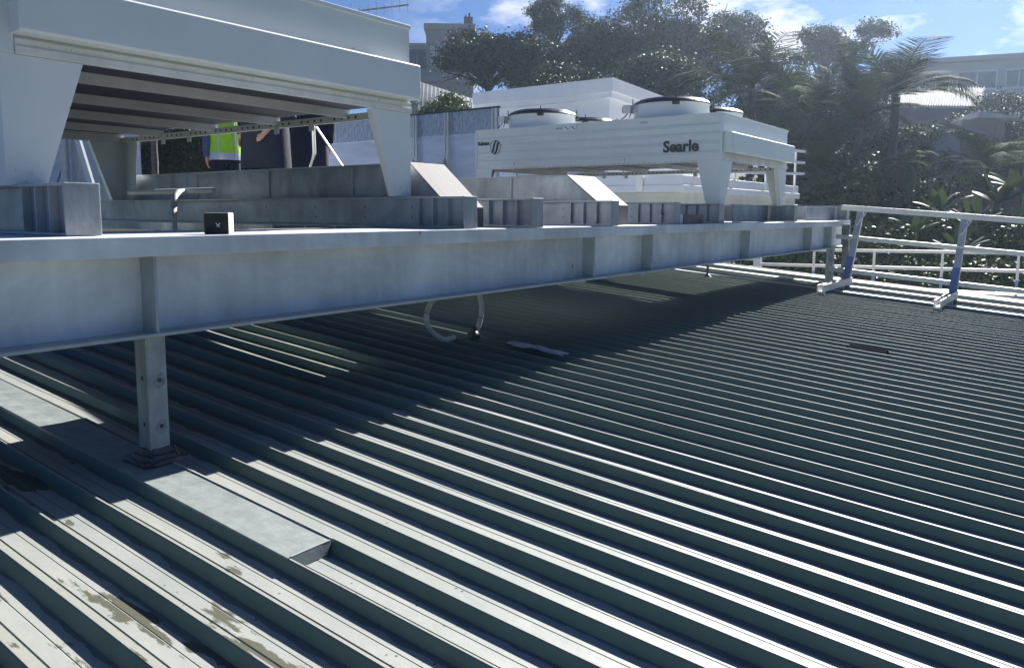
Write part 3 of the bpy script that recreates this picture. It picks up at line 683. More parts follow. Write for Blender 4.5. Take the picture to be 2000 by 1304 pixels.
# ------------------------------------------------------------------ terrace, parapet and rails under the lettered condenser
t = thing('terrace', 'white terrace parapet wall seen between the legs of the lettered condenser', 'building', (5.0, 2.24, -.6))
b = MB(); b.box(0, 2.62, 0, 2.8, .53, .745); b.box(.02, 1.05, .02, 2.78, -3, .5299); b.build('wall', M_cream, t)
b = MB(); b.box(-.03, 2.66, -.03, 2.83, .7455, .795); b.box(-.02, 2.64, -.02, 2.81, .7955, .862); b.build('parapet_cap', M_whitew, t, .008)
b = MB()
for y in (.27, .95): b.box(-.036, -.031, y, y+.05, .75, .90)
b.build('bracket', M_alu, t)
rail_run(((5.02, 2.21), (7.75, 2.21)), (.50, .395, .29), .22, 'three bar white guard rail on the terrace behind the lettered condenser', m=M_whitew, blue=False, posts=(.06, .33, .60, .9), zsl=.095, r=.022)
b = MB(); b.box(-.01, .01, -.01, .01, 0, .06); 
# white plant room
def plantroom():
    u, v, zt = 5.5, 3.06, 1.058
    t = thing('plant_room', 'white clad plant room with a deep fascia behind the fans of the lettered condenser', 'building', (u, v, -.6))
    h = zt+.6; fall = .09
    W_, L_ = 2.2, 1.42
    def prism_wall(x0, x1, y0, y1, za, zb, mat_, nm, bev=0):
        b = MB(); sl = -fall/W_
        vs_ = []
        for x in (x0, x1):
            for y in (y0, y1): vs_ += [(x, y, za+(sl*x if za > .9*h*.5 else 0)), (x, y, zb+sl*x)]
        b.add(vs_, [(0, 1, 3, 2), (4, 6, 7, 5), (0, 4, 5, 1), (2, 3, 7, 6), (1, 5, 7, 3), (0, 2, 6, 4)])
        return b.build(nm, mat_, t, bev)
    prism_wall(.06, W_-.06, .06, L_-.06, 0, h-.15, M_whitew, 'wall')
    prism_wall(0, W_, 0, L_, h-.105, h, M_whitew, 'fascia', .006)
    prism_wall(.02, W_-.02, .02, L_-.02, h-.149, h-.1055, M_whitew, 'soffit_band', .004)
    b = MB(); b.box(.052, .0598, .25, .95, .73, .92); f_ = b.build('louvre', M_dark, t)
    b = MB(); b.box(.046, .0515, .23, .25, .72, .93); b.box(.046, .0515, .25, .95, .80, .83); b.build('louvre_frame', M_whitew, f_)
    b = MB(); b.box(.054, .0598, .962, .975, .0, 1.4); b.box(.30, .31, .054, .0598, .0, 1.35); b.build('panel_joint', M_edge, t)
plantroom()
# walkway grating where the people stand
b = MB(); b.box(0, 1.0, 0, 1.9, -.008, 0)
for i in range(9): b.box(i*.12, i*.12+.006, 0, 1.9, -.03, -.0081)
b.v = [(x, y, z) for x, y, z in b.v]
tag(b.build('walkway_grating', M_galv, loc=(1.45*S, 1.95*S, -.034*S)), 'steel walkway grating on which the three people stand', 'walkway')

# ------------------------------------------------------------------ sheet metal fence
M_fence = mat('glossy_blue_sheet', (.58, .63, .74), .42, .05, .14, 1.2, .04, 6, streak=(1, 1, 5))
M_fdark = mat('dull_top_sheet', (.36, .40, .48), .5, .2, .45, 30, .2, 60, streak=(1, 1, .25))
def fence(u, v0, v1, zt, zb, posts, label, braces=True):
    t = thing('sheet_fence', label, 'fence', (u, v0, zb), 'sheet metal fences round the plant deck')
    Ln = v1-v0; H_ = zt-zb
    b = MB(); 
    ed = sorted(set([0, Ln]+[p-v0 for p in posts if v0 < p < v1]))
    for a, c in zip(ed[:-1], ed[1:]): b.box(.012, .018, a+.004, c-.004, 0, H_*.80)
    b.build('lower_sheet', M_fence, t)
    b = MB()
    for a, c in zip(ed[:-1], ed[1:]): b.box(.010, .016, a+.004, c-.004, H_*.803, H_-.006)
    b.build('upper_sheet', M_fdark, t)
    b = MB(); b.box(.006, .022, 0, Ln, H_-.006, H_+.004); b.build('top_edge', M_frame, t)
    for p in posts:
        y = p-v0
        b = MB(); b.box(-.012, -.002, y-.016, y-.006, 0, H_-.008); b.box(-.012, -.002, y+.006, y+.016, 0, H_-.008); b.build('post', M_alu, t)
        if braces:
            b = MB(); b.bar((-.014, y, H_*.62), (-.16, y+.05, .0), .012, .006); b.bar((-.014, y, H_*.62), (-.12, y-.10, 0), .010, .006); b.build('brace', M_edge, t)
    return t
fence(3.5, 2.665, 4.42, .585, -.10, (2.69, 3.04, 3.29, 4.25), 'blue grey sheet metal fence standing left of the lettered condenser')
fence(2.35, 4.36, 7.6, .60, -.10, (5.2, 6.3), 'blue grey sheet metal fence seen between the left legs of the big condenser')
b = MB(); b.tube([(0, 0, 0), (0, 0, .52)], .022, 14); b.box(.035, .055, -.05, -.03, 0, .55); b.box(.03, .045, -.11, -.095, 0, .55)
_p = pxp(128, 350, 4.55*S); 
tag(b.build('pipe_riser', M_alu, loc=(_p.x, _p.y, -.03*S)), 'pale vertical pipe riser seen just right of the front left condenser leg', 'pipe')
_p = pxp(142, 268, 4.1*S); _q = pxp(172, 352, 4.0*S); _b = _q+(_q-_p)*.9
b = MB(k=1); b.bar(_p+Vector((0, 0, .3))-_b, Vector((0, 0, 0)), .04, .20)
tag(b.build('diagonal_brace', M_whitew, loc=tuple(_b)), 'bright sunlit diagonal flat brace behind the left legs', 'brace')

# ------------------------------------------------------------------ people
M_navy = mat('navy_cloth', (.010, .015, .034), .85, 0, .25, 12, .4, 25)
M_hivis = mat('hi_vis_lime', (.42, .78, .04), .7, 0, .12, 8, .3, 20, trans=.15)
M_silver = mat('reflective_tape', (.55, .58, .60), .35, .4, .1)
M_skin = mat('skin', (.50, .30, .22), .55, 0, .08, 20)
M_hair = mat('dark_hair', (.03, .02, .015), .6, 0, .3, 60)
M_shirt = mat('slate_blue_shirt', (.07, .10, .20), .85, 0, .2, 10, .3, 25)
M_boot = mat('work_boot', (.05, .04, .035), .6, 0, .3)
def person(loc, rz_, label, coat, vest, hgt=1.76, arms=((.30, .05), (.30, .05)), cords=False, bulk=1.0):
    t = thing('person', label, 'person', loc, None, rz_)
    k = hgt/1.76
    # continuous body: skin modifier
    V_ = []; E_ = []; Rd = []
    def nd(p, r, link=None):
        V_.append(Vector(p)*k); Rd.append(r*k)
        if link is not None: E_.append((link, len(V_)-1))
        return len(V_)-1
    pel = nd((0, 0, .97), .13); sp = nd((0, .0, 1.15), .12, pel); ch = nd((0, 0, 1.34), .14, sp); nk = nd((0, 0, 1.50), .055, ch)
    jw = nd((0, .01, 1.57), .06, nk); hd = nd((0, .015, 1.67), .088, jw); nd((0, .0, 1.735), .055, hd)
    for i, sx in enumerate((-1, 1)):
        out, fw = arms[i]
        hp = nd((sx*.10, 0, .90), .095, pel); kn = nd((sx*.11, .01, .50), .060, hp); an = nd((sx*.115, -.01, .10), .042, kn); nd((sx*.12, .13, .035), .036, an)
        sh = nd((sx*.19, 0, 1.42), .060, ch)
        el = nd((sx*(.22+.10*out), -.02+fw*.12, 1.14), .042, sh)
        ez = 1.14; wr = nd((sx*(.24-.10*(fw > .3)), .0+fw*.32, .92+.20*fw), .028, el)
        pm = nd((sx*(.235-.12*(fw > .3)), .02+fw*.40, .86+.21*fw), .030, wr)
        base = V_[pm]/k; dr = (V_[pm]-V_[wr]).normalized(); lat = Vector((0, 1, 0)) if abs(dr.z) > .7 else Vector((0, 0, 1))
        for j, (ln, off) in enumerate(((.065, -.024), (.078, -.008), (.074, .008), (.058, .023))):
            a = nd(tuple(base+dr*.035+lat*off), .0095, pm); c = nd(tuple(base+dr*(.035+ln*.55)+lat*off*1.1+Vector((-sx*.008, 0, 0))), .0085, a)
            nd(tuple(base+dr*(.035+ln*.85)+lat*off*1.1+Vector((-sx*.028, 0, 0))), .0075, c)
        th_ = nd(tuple(base-dr*.01+lat*.034), .011, pm); nd(tuple(base+dr*.03+lat*.050+Vector((-sx*.015, 0, 0))), .009, th_)
    me = bpy.data.meshes.new('body'); me.from_pydata([tuple(v) for v in V_], E_, []); me.materials.append(M_skin)
    o = bpy.data.objects.new('body', me); C.objects.link(o); o.parent = t
    sk_ = o.modifiers.new('skin', 'SKIN'); sk_.use_smooth_shade = True
    for i, r in enumerate(Rd):
        me.skin_vertices[0].data[i].radius = (r, r)
    me.skin_vertices[0].data[0].use_root = True
    ss = o.modifiers.new('sub', 'SUBSURF'); ss.levels = 1; ss.render_levels = 2
    # face features and hair
    b = MB(k=k)
    b.tube([(0, .095, 1.675), (0, .122, 1.645), (0, .10, 1.635)], [.008, .014, .010], 8)
    for sx in (-1, 1): b.tube([(sx*.086, .01, 1.69), (sx*.096, -.002, 1.66), (sx*.086, .0, 1.63)], [.006, .012, .006], 6)
    b.build('nose_and_ears', M_skin, t)
    b = MB(k=k)
    for sx in (-1, 1): b.tube([(sx*.033, .092, 1.675), (sx*.033, .100, 1.675)], .010, 8)
    b.tube([(-.025, .094, 1.605), (0, .099, 1.602), (.025, .094, 1.605)], .005, 6); b.build('eyes_and_mouth', M_hair, t)
    b = MB(k=k); b.loft([(0, -.012, 1.64, .096, .092), (0, -.02, 1.69, .103, .100), (0, -.012, 1.745, .085, .09), (0, -.005, 1.775, .04, .045), (0, -.005, 1.778, .001, .001)], 16); b.build('hair', M_hair, t)
    # trousers, boots
    b = MB(k=k)
    b.loft([(0, 0, 1.02, .165*bulk, .125), (0, 0, .95, .185*bulk, .135), (0, 0, .84, .185*bulk, .125)])
    for sx in (-1, 1):
        b.loft([(sx*.088, 0, .93, .095, .118), (sx*.098, 0, .80, .093, .112), (sx*.108, .01, .50, .078, .085), (sx*.112, -.005, .28, .074, .080), (sx*.115, -.008, .09, .070, .076)])
    b.build('trousers', M_navy, t)
    b = MB(k=k)
    for sx in (-1, 1): b.loft([(sx*.117, .05, .0, .052, .14), (sx*.117, .05, .03, .052, .14), (sx*.117, .03, .075, .050, .11), (sx*.117, -.005, .14, .052, .062)])
    b.build('boots', M_boot, t)
    # jacket / shirt with sleeves
    b = MB(k=k); hem = .60 if coat is M_navy else .93
    b.loft([(0, 0, hem, .205*bulk, .150*bulk), (0, 0, 1.0, .192*bulk, .142*bulk), (0, 0, 1.15, .180*bulk, .135*bulk), (0, 0, 1.32, .205*bulk, .145), (0, 0, 1.44, .185, .115), (0, .0, 1.50, .08, .075), (0, 0, 1.53, .065, .065)])
    for i, sx in enumerate((-1, 1)):
        out, fw = arms[i]
        s0 = V_[0]
        pts = [(sx*.17, 0, 1.43), (sx*.205, 0, 1.38), (sx*(.22+.10*out), -.02+fw*.12, 1.14), (sx*(.24-.10*(fw > .3)), .0+fw*.32, .925+.20*fw)]
        b.tube(pts, [.070, .078, .064*bulk, .046], 12)
    b.build('jacket', coat, t)
    if vest:
        b = MB(k=k)
        z = [.90, .94, .945, .995, 1.0, 1.12, 1.125, 1.175, 1.18, 1.30, 1.42, 1.47]; rx = [.222, .218, .218, .214, .213, .205, .205, .205, .205, .222, .20, .13]; ry = [.170, .168, .168, .162, .162, .155, .155, .155, .155, .160, .135, .10]
        for i in range(len(z)-1):
            b.cur = 1 if i in (0, 1, 2) else 0
            b.loft([(0, 0, z[i], rx[i], ry[i]), (0, 0, z[i+1], rx[i+1], ry[i+1])], 24)
        b.cur = 1
        for sx in (-.11, .11):
            for sy in (-1, 1): b.tube([(sx, sy*.150, .90), (sx, sy*.146, 1.10), (sx, sy*.152, 1.30), (sx*.9, sy*.12, 1.44)], [.012, .012, .012, .012], 6)
        b.build('hi_vis_vest', [M_hivis, M_silver], t)
    if cords:
        b = MB(k=k)
        for (x0, x1) in ((-.06, -.03), (-.01, .06), (-.045, -.12)):
            b.tube([(x0, -.155*bulk, 1.06), (x0*.7+x1*.3, -.17*bulk, .98), (x1, -.16*bulk, .82)], .0045, 6)
        b.build('pale_cords', M_silver, t)
    return t
_fr = math.atan2(CF[1], CF[0])-math.pi/2       # rotation at which +Y points away from the camera
person((1.98, 2.965, -.060), _fr+.5, 'person in a lime hi-vis vest with silver bands over dark clothes', M_shirt, True, 1.78, ((.2, .1), (.4, .5)))
person((1.62, 2.20, -.045), _fr+2.9, 'person in a bulky dark navy coat with pale cords hanging down', M_navy, False, 1.80, ((.9, .45), (.3, .2)), True, 1.32)
person((1.90, 2.32, -.033), _fr+.2, 'person in dark navy jacket and trousers, nearest to the sheet metal fence', M_navy, False, 1.76, ((.6, .6), (.2, .1)), False, 1.15)

# bent prop with a diagonal strut in front of the people
_a = pxp(612, 246, 2.16*S); _t = thing('bent_prop', 'pale bent prop with a diagonal strut in front of the people', 'strut', tuple(pxp(608, 335, 2.16*S)), k=1); _o = Vector(_t.location)
b = MB(k=1); b.tube([tuple(_a-_o), tuple(pxp(614, 300, 2.16*S)-_o), tuple(pxp(603, 335, 2.16*S)-_o)], .017, 8); b.build('prop', M_alu, _t)
b = MB(k=1); b.bar(tuple(pxp(618, 248, 2.16*S)-_o), tuple(pxp(673, 330, 2.16*S)-_o), .022, .012); b.build('strut', M_alu, _t)

# ------------------------------------------------------------------ aerials and lamp
def aerial_yagi():
    p0 = pxp(612, 33, 17.5); p1 = pxp(798, 10, 18.6)
    base = Vector((p0.x, p0.y, -.1*S)); t = thing('yagi_aerial', 'long yagi aerial with upright rods above the left condenser', 'aerial', tuple(base), k=1)
    d = p1-p0
    b = MB(k=1); b.tube([(0, 0, 0), tuple(p0-base)], .025, 8); b.build('mast', M_alu, t)
    b = MB(k=1); b.tube([tuple(p0-base), tuple(p1-base)], .022, 8); b.build('boom', M_galv, t)
    for i in range(8):
        b = MB(k=1); q = p0-base+d*(1-i*.085-.012); h_ = .14+.006*i; b.tube([tuple(q-Vector((0, 0, h_))), tuple(q+Vector((0, 0, h_)))], .006, 6)
        b.build('rod', M_galv, t)
aerial_yagi()

# ------------------------------------------------------------------ far buildings
def shed_windows(t, rects, face, yoff=0, frame=M_frame, glass=M_glass):
    pass
def far_tower():
    d = 95
    p = pxp(833, 150, d); k = d/1514.3
    rzv = math.atan2(CF[1], CF[0])-math.pi/2+.04
    base_z = p.z-6
    t = thing('hill_house', 'pale rendered flat roofed house with a brick chimney on the hill at upper left', 'house', (p.x, p.y, base_z), k=1, rz=rzv)
    Wd = 92*k; Ht = 100*k
    b = MB(k=1); b.box(0, Wd, 0, 6, 0, 6+Ht-.7); b.build('tower_wall', M_tower, t)
    b = MB(k=1); b.box(-.25, Wd+.2, -.25, 6.2, 6+Ht-.69, 6+Ht); b.build('roof_fascia', M_tower2, t)
    b = MB(k=1); b.box(-6, -.01, .4, 6, 0, 6+64*k-.35); b.build('wing_wall', M_tower, t)
    b = MB(k=1); b.box(-6.2, -.02, .2, 6, 6+64*k-.34, 6+64*k); b.build('wing_fascia', M_tower2, t)
    b = MB(k=1); b.box(Wd-1.2, Wd-.1, 1, 2, 6+Ht+.001, 6+Ht+1.1); b.box(Wd-1.05, Wd-.85, 1.2, 1.6, 6+Ht+1.1, 6+Ht+1.35); b.box(Wd-.65, Wd-.4, 1.2, 1.6, 6+Ht+1.1, 6+Ht+1.6); b.build('chimney', M_brick, t)
    def win(x0, x1, z0, z1, nx, nz, glass, y=-.03):
        w = MB(k=1); w.box(x0, x1, y-.04, y+.02, z0, z1); gl = w.build('window', glass, t)
        fr = MB(k=1); e = .07
        for i in range(nx+1): xx = x0+(x1-x0)*i/nx; fr.box(xx-e/2, xx+e/2, y-.08, y-.041, z0-e/2, z1+e/2)
        for i in range(nz+1):
            zz = z0+(z1-z0)*i/nz
            for j in range(nx): fr.box(x0+(x1-x0)*j/nx+e/2, x0+(x1-x0)*(j+1)/nx-e/2, y-.08, y-.041, zz-e/2, zz+e/2)
        fr.build('frame', M_frame, gl)
    win(42*k, 64*k, 6+72*k, 6+90*k, 1, 2, M_glass)
    win(6*k, 42*k, 6+25*k, 6+61*k, 3, 3, M_glasslit)
    win(-33*k, -21*k, 6+20*k, 6+52*k, 1, 2, M_glass, .37); win(-17*k, -1.5*k, 6+17*k, 6+52*k, 2, 2, M_glass, .37)
    b = MB(k=1); b.box(-6.2, Wd, -.5, -.3, 5.3, 6.1); b.build('balcony_wall', M_tower, t)
M_tower = mat('pale_render', (.34, .33, .31), .8, 0, .06, 1); M_tower2 = mat('grey_fascia', (.40, .40, .38), .7, 0, .05)
M_brick = mat('dark_brick', (.12, .08, .07), .9, 0, .3, 6); M_glasslit = mat('bright_window_glass', (.50, .55, .62), .15, 0, .3, 1.2)
far_tower()

def wedge_house(name, label, cat, corners, wallm, roofm, ridge=1.0, drop=5, k=1):
    """box house: corners a,b (front eave ends, world metres), depth vector, roof pitched back"""
    a, b_, dep = corners
    t = thing(name, label, cat, (a.x, a.y, a.z-drop), k=1)
    o = Vector((a.x, a.y, a.z-drop)); A = a-o; B_ = b_-o; A2 = A+dep; B2 = B_+dep
    dn = lambda p: Vector((p.x, p.y, 0))
    m = MB(k=1); m.add([dn(A), dn(B_), dn(B2), dn(A2), A, B_, B2, A2], [(0, 1, 5, 4), (1, 2, 6, 5), (2, 3, 7, 6), (3, 0, 4, 7)]); m.build('wall', wallm, t)
    up = Vector((0, 0, ridge)); ex = (B_-A).normalized()*.4; ed = dep.normalized()*.5
    m = MB(k=1); rA, rB = A+dep*.5+up-ex, B_+dep*.5+up+ex
    P0, P1, P2, P3 = A-ex-ed, B_+ex-ed, B2+ex+ed, A2-ex+ed
    th = Vector((0, 0, -.12))
    m.add([P0, P1, rB, rA, P2, P3, P0+th, P1+th, P2+th, P3+th], [(0, 1, 2, 3), (3, 2, 4, 5), (6, 7, 1, 0), (7, 8, 4, 1), (9, 6, 0, 5), (8, 9, 5, 4)])
    m.build('roof', roofm, t)
    m = MB(k=1); m.add([A, B_, A2, B2, A+dep*.5+up*.98, B_+dep*.5+up*.98], [(0, 2, 4), (1, 5, 3)]); m.build('gable', wallm, t)
    return t, A, B_, dep, o
def corrugated(name, col, n=22, a=.06):
    m = mat(name, col, .45, .1, .12, 2)
    return m
M_roofsheet = corrugated('faded_corrugated', (.55, .56, .55)); M_pink = mat('pink_grey_render', (.34, .27, .26), .85, 0, .12, 1.5); M_greywall = mat('grey_weatherboard', (.36, .39, .42), .7, 0, .08, 1)
# long two storey house at upper right
def long_house():
    d = 80; k = d/1514.3
    a = pxp(1745, 125, d); b_ = pxp(2080, 92, d*.93)
    t = thing('long_house', 'long pale two storey house with a white balustrade on the skyline at upper right', 'house', (a.x, a.y, a.z-9), k=1)
    o = Vector((a.x, a.y, a.z-9)); A = a-o; B_ = b_-o; dep = (B_-A).cross(Vector((0, 0, 1))).normalized()*-7
    if dep.dot(Vector(CF)) < 0: dep = -dep
    dn = lambda p, z=0: Vector((p.x, p.y, z))
    m = MB(k=1); m.add([dn(A), dn(B_), dn(B_+dep), dn(A+dep), dn(A, 8.7), dn(B_, 8.7), dn(B_+dep, 8.7), dn(A+dep, 8.7)], [(0, 1, 5, 4), (1, 2, 6, 5), (2, 3, 7, 6), (3, 0, 4, 7)]); m.build('wall', M_greywall, t)
    ex = (B_-A).normalized(); fr = dep.normalized()
    m = MB(k=1); q = [A-ex*.6-fr*.9, B_+ex-fr*.9, B_+dep+ex, A+dep-ex*.6]; zt = [8.72, 8.72, 9.0, 9.0]
    m.add([dn(p, z) for p, z in zip(q, zt)]+[dn(p, z+.45) for p, z in zip(q, zt)], [(3, 2, 1, 0), (4, 5, 6, 7), (0, 1, 5, 4), (1, 2, 6, 5), (2, 3, 7, 6), (3, 0, 4, 7)]); m.build('roof', M_tower2, t)
    Ln = (B_-A).length
    def onface(x, z, off): return A.xy.to_3d()+ex.xy.to_3d().normalized()*x-fr*off+Vector((0, 0, z))
    for (x0, x1) in ((2.8, 5.2), (5.9, 9.3), (10.1, 12.3), (12.4, 13.7), (14.6, 16.6)):
        if x1 > Ln: break
        m = MB(k=1); m.add([onface(x0, 6.0, .04), onface(x1, 6.0, .04), onface(x1, 7.7, .04), onface(x0, 7.7, .04)], [(0, 1, 2, 3)]); w = m.build('window', M_glass, t)
        m = MB(k=1)
        for xx in (x0, (x0+x1)/2, x1): m.bar(onface(xx, 5.95, .08), onface(xx, 7.75, .08), .10, .10)
        for zz in (5.95, 7.75): m.bar(onface(x0, zz, .10), onface(x1, zz, .10), .10, .10)
        m.build('frame', M_whitew, w)
    m = MB(k=1)
    m.bar(onface(0, 5.9, 1.0), onface(Ln, 5.9, 1.0), .12, .1)
    xx = 0
    while xx < Ln: m.bar(onface(xx, 4.9, 1.0), onface(xx, 5.9, 1.0), .07, .07); xx += .28
    m.build('balustrade', M_whitew, t)
    m = MB(k=1); m.bar(onface(0, 4.75, .5), onface(Ln, 4.75, .5), 1.1, .2); m.build('balcony_floor', M_greywall, t)
long_house()
def tin_roof_house():
    d = 58
    P_ = [pxp(1685, 205, d), pxp(1915, 208, d-4), pxp(1925, 170, d+2), pxp(1690, 172, d+6)]
    base = Vector((P_[0].x, P_[0].y, P_[0].z-7)); t = thing('tin_roof_house', 'house with a bright sunlit corrugated iron roof half hidden by palm fronds', 'house', tuple(base), k=1)
    L = [p-base for p in P_]
    n_ = 92; vs_ = []
    for i in range(n_+1):
        f_ = i/n_; z = .10 if i % 2 else -.10
        for (p, q) in ((L[0], L[1]), (L[3], L[2])):
            w = p.lerp(q, f_); vs_.append(w+Vector((0, 0, z)))
    m = MB(k=1); m.add(vs_, [(2*i, 2*i+2, 2*i+3, 2*i+1) for i in range(n_)]); m.build('roof', M_roofsheet, t)
    m = MB(k=1); dn = lambda p, z=None: Vector((p.x, p.y, 0))
    w = [L[0]+Vector((0, 0, -.2)), L[1]+Vector((0, 0, -.2)), L[2]+Vector((0, 0, -.2)), L[3]+Vector((0, 0, -.2))]
    m.add([dn(p) for p in w]+w, [(0, 1, 5, 4), (1, 2, 6, 5), (2, 3, 7, 6), (3, 0, 4, 7)]); m.build('wall', M_pink, t)
    m = MB(k=1); m.bar(L[0]+Vector((0, 0, -.08)), L[1]+Vector((0, 0, -.08)), .18, .16); m.build('gutter', M_whitew, t)
tin_roof_house()
def pink_house():
    d = 46; k = d/1514.3
    p = pxp(1868, 400, d); top = pxp(1868, 236, d)
    t = thing('pink_house', 'narrow pink grey house wall with a tall window among plants at right', 'house', (p.x, p.y, p.z-2), k=1, rz=math.atan2(CF[1], CF[0])-math.pi/2-.2)
    h = top.z-p.z+2; w = 75*k
    m = MB(k=1); m.box(0, w, 0, 4, 0, h); m.build('wall', M_pink, t)
    m = MB(k=1); m.box(.1, .35, -.1, -.001, 0, h-.6); m.box(w-.5, w-.1, -.08, -.001, 0, h-.3); m.build('pilaster', M_pink, t)
    m = MB(k=1); m.box(w*.42, w*.72, -.05, 0.0, h-5.0+.6, h-2.2); wi = m.build('window', M_glass, t)
    m = MB(k=1); m.box(w*.40, w*.42, -.09, -.002, h-4.5, h-2.1); m.box(w*.72, w*.74, -.09, -.002, h-4.5, h-2.1); m.box(w*.42, w*.72, -.09, -.051, h-3.4, h-3.32); m.build('frame', M_greywall, wi)
    m = MB(k=1); m.prism([(w*.40-.3, h+.05), (w+.5, h-.08), (w+.5, h+.02), (w*.45-.3, h+.42)], 'y', -.6, 4.2); m.build('roof', M_roofsheet, t)
    m = MB(k=1); m.prism([(-1.6, h-.2), (w*.5, h-1.0), (w*.5, h-.9), (-1.6, h-.1)], 'y', -.9, -.02); m.build('porch_roof', M_greywall, t)
    m = MB(k=1); m.box(-1.5, -.05, -.1, 2, 0, h-.4); m.build('side_wall', M_greywall, t)
pink_house()
def shed_roof():
    d = 38
    P_ = [pxp(812, 216, d), pxp(936, 216, d-1), pxp(932, 196, d+3), pxp(815, 158, d+4)]
    base = Vector((P_[0].x, P_[0].y, P_[0].z-5)); t = thing('lean_to_shed', 'shed with a pale sloping corrugated roof half overgrown, left of the plant room', 'shed', tuple(base), k=1)
    L = [p-base for p in P_]; n_ = 30; vs_ = []
    for i in range(n_+1):
        z = .006 if i % 2 else -.006
        for (p, q) in ((L[0], L[1]), (L[3], L[2])): vs_.append(p.lerp(q, i/n_)+Vector((0, 0, z)))
    m = MB(k=1); m.add(vs_, [(2*i, 2*i+2, 2*i+3, 2*i+1) for i in range(n_)]); m.build('roof', mat('pale_tarp_roof', (.05, .06, .075), .6, 0, .8, .9, col2=(.16, .18, .20)), t)
    m = MB(k=1); w = [p+Vector((0, 0, -.1)) for p in L]; dn = lambda p: Vector((p.x, p.y, 0))
    m.add([dn(p) for p in w]+w, [(0, 1, 5, 4), (1, 2, 6, 5), (2, 3, 7, 6), (3, 0, 4, 7)]); m.build('wall', M_greywall, t)
shed_roof()
# tv aerial, street lamp
p = pxp(1699, 175, 70); t = thing('tv_aerial', 'thin television aerial mast on the skyline left of the street lamp', 'aerial', (p.x, p.y, p.z-6), k=1)
hh = pxp(1703, 86, 70).z-p.z+6
m = MB(k=1); m.tube([(0, 0, 0), (0, 0, hh)], .05, 6); m.build('mast', M_frame, t)
m = MB(k=1); ax = Vector(CR)
for (z, w0, w1) in ((hh, -.7, 1.2), (hh-.35, -.5, .7)): m.tube([tuple(ax*w0+Vector((0, 0, z))), tuple(ax*w1+Vector((0, 0, z+.12)))], .03, 5)
ay = Vector((CF[0], CF[1], 0))
for i in range(6): q = ax*(-.6+i*.33)+Vector((0, 0, hh)); m.tube([tuple(q-ay*.8), tuple(q+ay*.8)], .02, 4)
m.bar((.3, 0, hh-1.3), (.3, 0, hh-.6), .08, .03); m.build('antenna_head', M_frame, t)
p = pxp(1738, 165, 72); t = thing('street_lamp', 'curved neck street lamp on the skyline above the palms', 'street lamp', (p.x, p.y, p.z-6), k=1)
h0 = pxp(1736, 122, 72).z-p.z+6
m = MB(k=1); arc = [(0, 0, 0), (0, 0, h0)]+[tuple(-ax*(.9*(1-math.cos(a)))*.55+Vector((0, 0, h0+.75*math.sin(a)))) for a in np.linspace(.2, 2.0, 7)]
m.tube(arc, [.07]*2+[.05]*7, 8); m.build('pole', M_frame, t)
q = Vector(arc[-1]); m = MB(k=1); m.bar(tuple(q), tuple(q-ax*.45-Vector((0, 0, .05))), .16, .10); m.build('lamp_head', M_frame, t)

# ------------------------------------------------------------------ terrain
n_ = 120; xs = np.linspace(-90, 320, n_); ys = np.linspace(-120, 320, n_)
X, Y = np.meshgrid(xs, ys); D_ = X*CF[0]+Y*CF[1]; Sd = X*CR[0]+Y*CR[1]
def hz(d, s):
    tt = np.clip((d-24)/60, 0, 1); tt = tt*tt*(3-2*tt)
    return -11+tt*(15.5)+.35*np.sin(d*.13+s*.11)+.3*np.sin(s*.17)
Zt = hz(D_, Sd); Vg = np.stack([X.ravel(), Y.ravel(), Zt.ravel()], 1)
Fg = [(j*n_+i, j*n_+i+1, (j+1)*n_+i+1, (j+1)*n_+i) for j in range(n_-1) for i in range(n_-1)]
M_ground = mat('leafy_ground', (.035, .045, .025), .95, 0, .4, .6, .6, 3, col2=(.07, .065, .04))
tag(npmesh('ground', Vg, Fg, M_ground, smooth=True), kind='structure')
big = MB(k=1); big.add([(-2500, -2500, -11.6), (2500, -2500, -11.6), (2500, 2500, -11.6), (-2500, 2500, -11.6)], [(0, 1, 2, 3)])
tag(big.build('terrain', M_ground), kind='structure')
def ground_z(p): 
    return float(hz(np.array(p.x*CF[0]+p.y*CF[1]), np.array(p.x*CR[0]+p.y*CR[1])))

# ------------------------------------------------------------------ vegetation
def leafmat(name, a, b_, rough=.55, trans=.14, spec=.32):
    return mat(name, a, rough, 0, .3, .9, 0, col2=b_, detail=3, trans=trans, spec=spec)
M_leaf = leafmat('glossy_dark_leaf', (.024, .046, .016), (.070, .105, .036))
M_leaf2 = leafmat('olive_leaf', (.040, .060, .022), (.095, .118, .045))
M_leaf3 = leafmat('fresh_leaf', (.050, .085, .025), (.12, .16, .05), .32)
M_frond = leafmat('palm_frond', (.026, .048, .012), (.065, .095, .026), .8, .12, .05)
M_banana = leafmat('banana_leaf', (.028, .050, .018), (.055, .085, .03), .55, .2, .25)
M_bark = mat('bark', (.10, .085, .075), .9, 0, .35, 6, .6, 12)
M_dry = mat('dry_straw', (.22, .18, .11), .9, 0, .3, 10)
def leaves(P_, size, rg, asp=2.4, droop=.2):
    """two-triangle folded leaves around points P_ (n,3)"""
    n_ = len(P_); d = rg.normal(size=(n_, 3)); d[:, 2] = d[:, 2]*.6-droop; d /= np.linalg.norm(d, axis=1)[:, None]
    up = rg.normal(size=(n_, 3)); up[:, 2] += 1.2; w = np.cross(d, up); w /= np.linalg.norm(w, axis=1)[:, None]
    nm = np.cross(w, d)
    s_ = size*rg.uniform(.6, 1.3, (n_, 1)); L_ = d*s_; Wd = w*s_/asp
    a = P_; b_ = P_+L_*.5+Wd+nm*s_*.08; c = P_+L_; e = P_+L_*.5-Wd+nm*s_*.08
    V_ = np.stack([a, b_, c, e], 1).reshape(-1, 3); F_ = np.arange(n_*4).reshape(-1, 4)
    return V_, F_
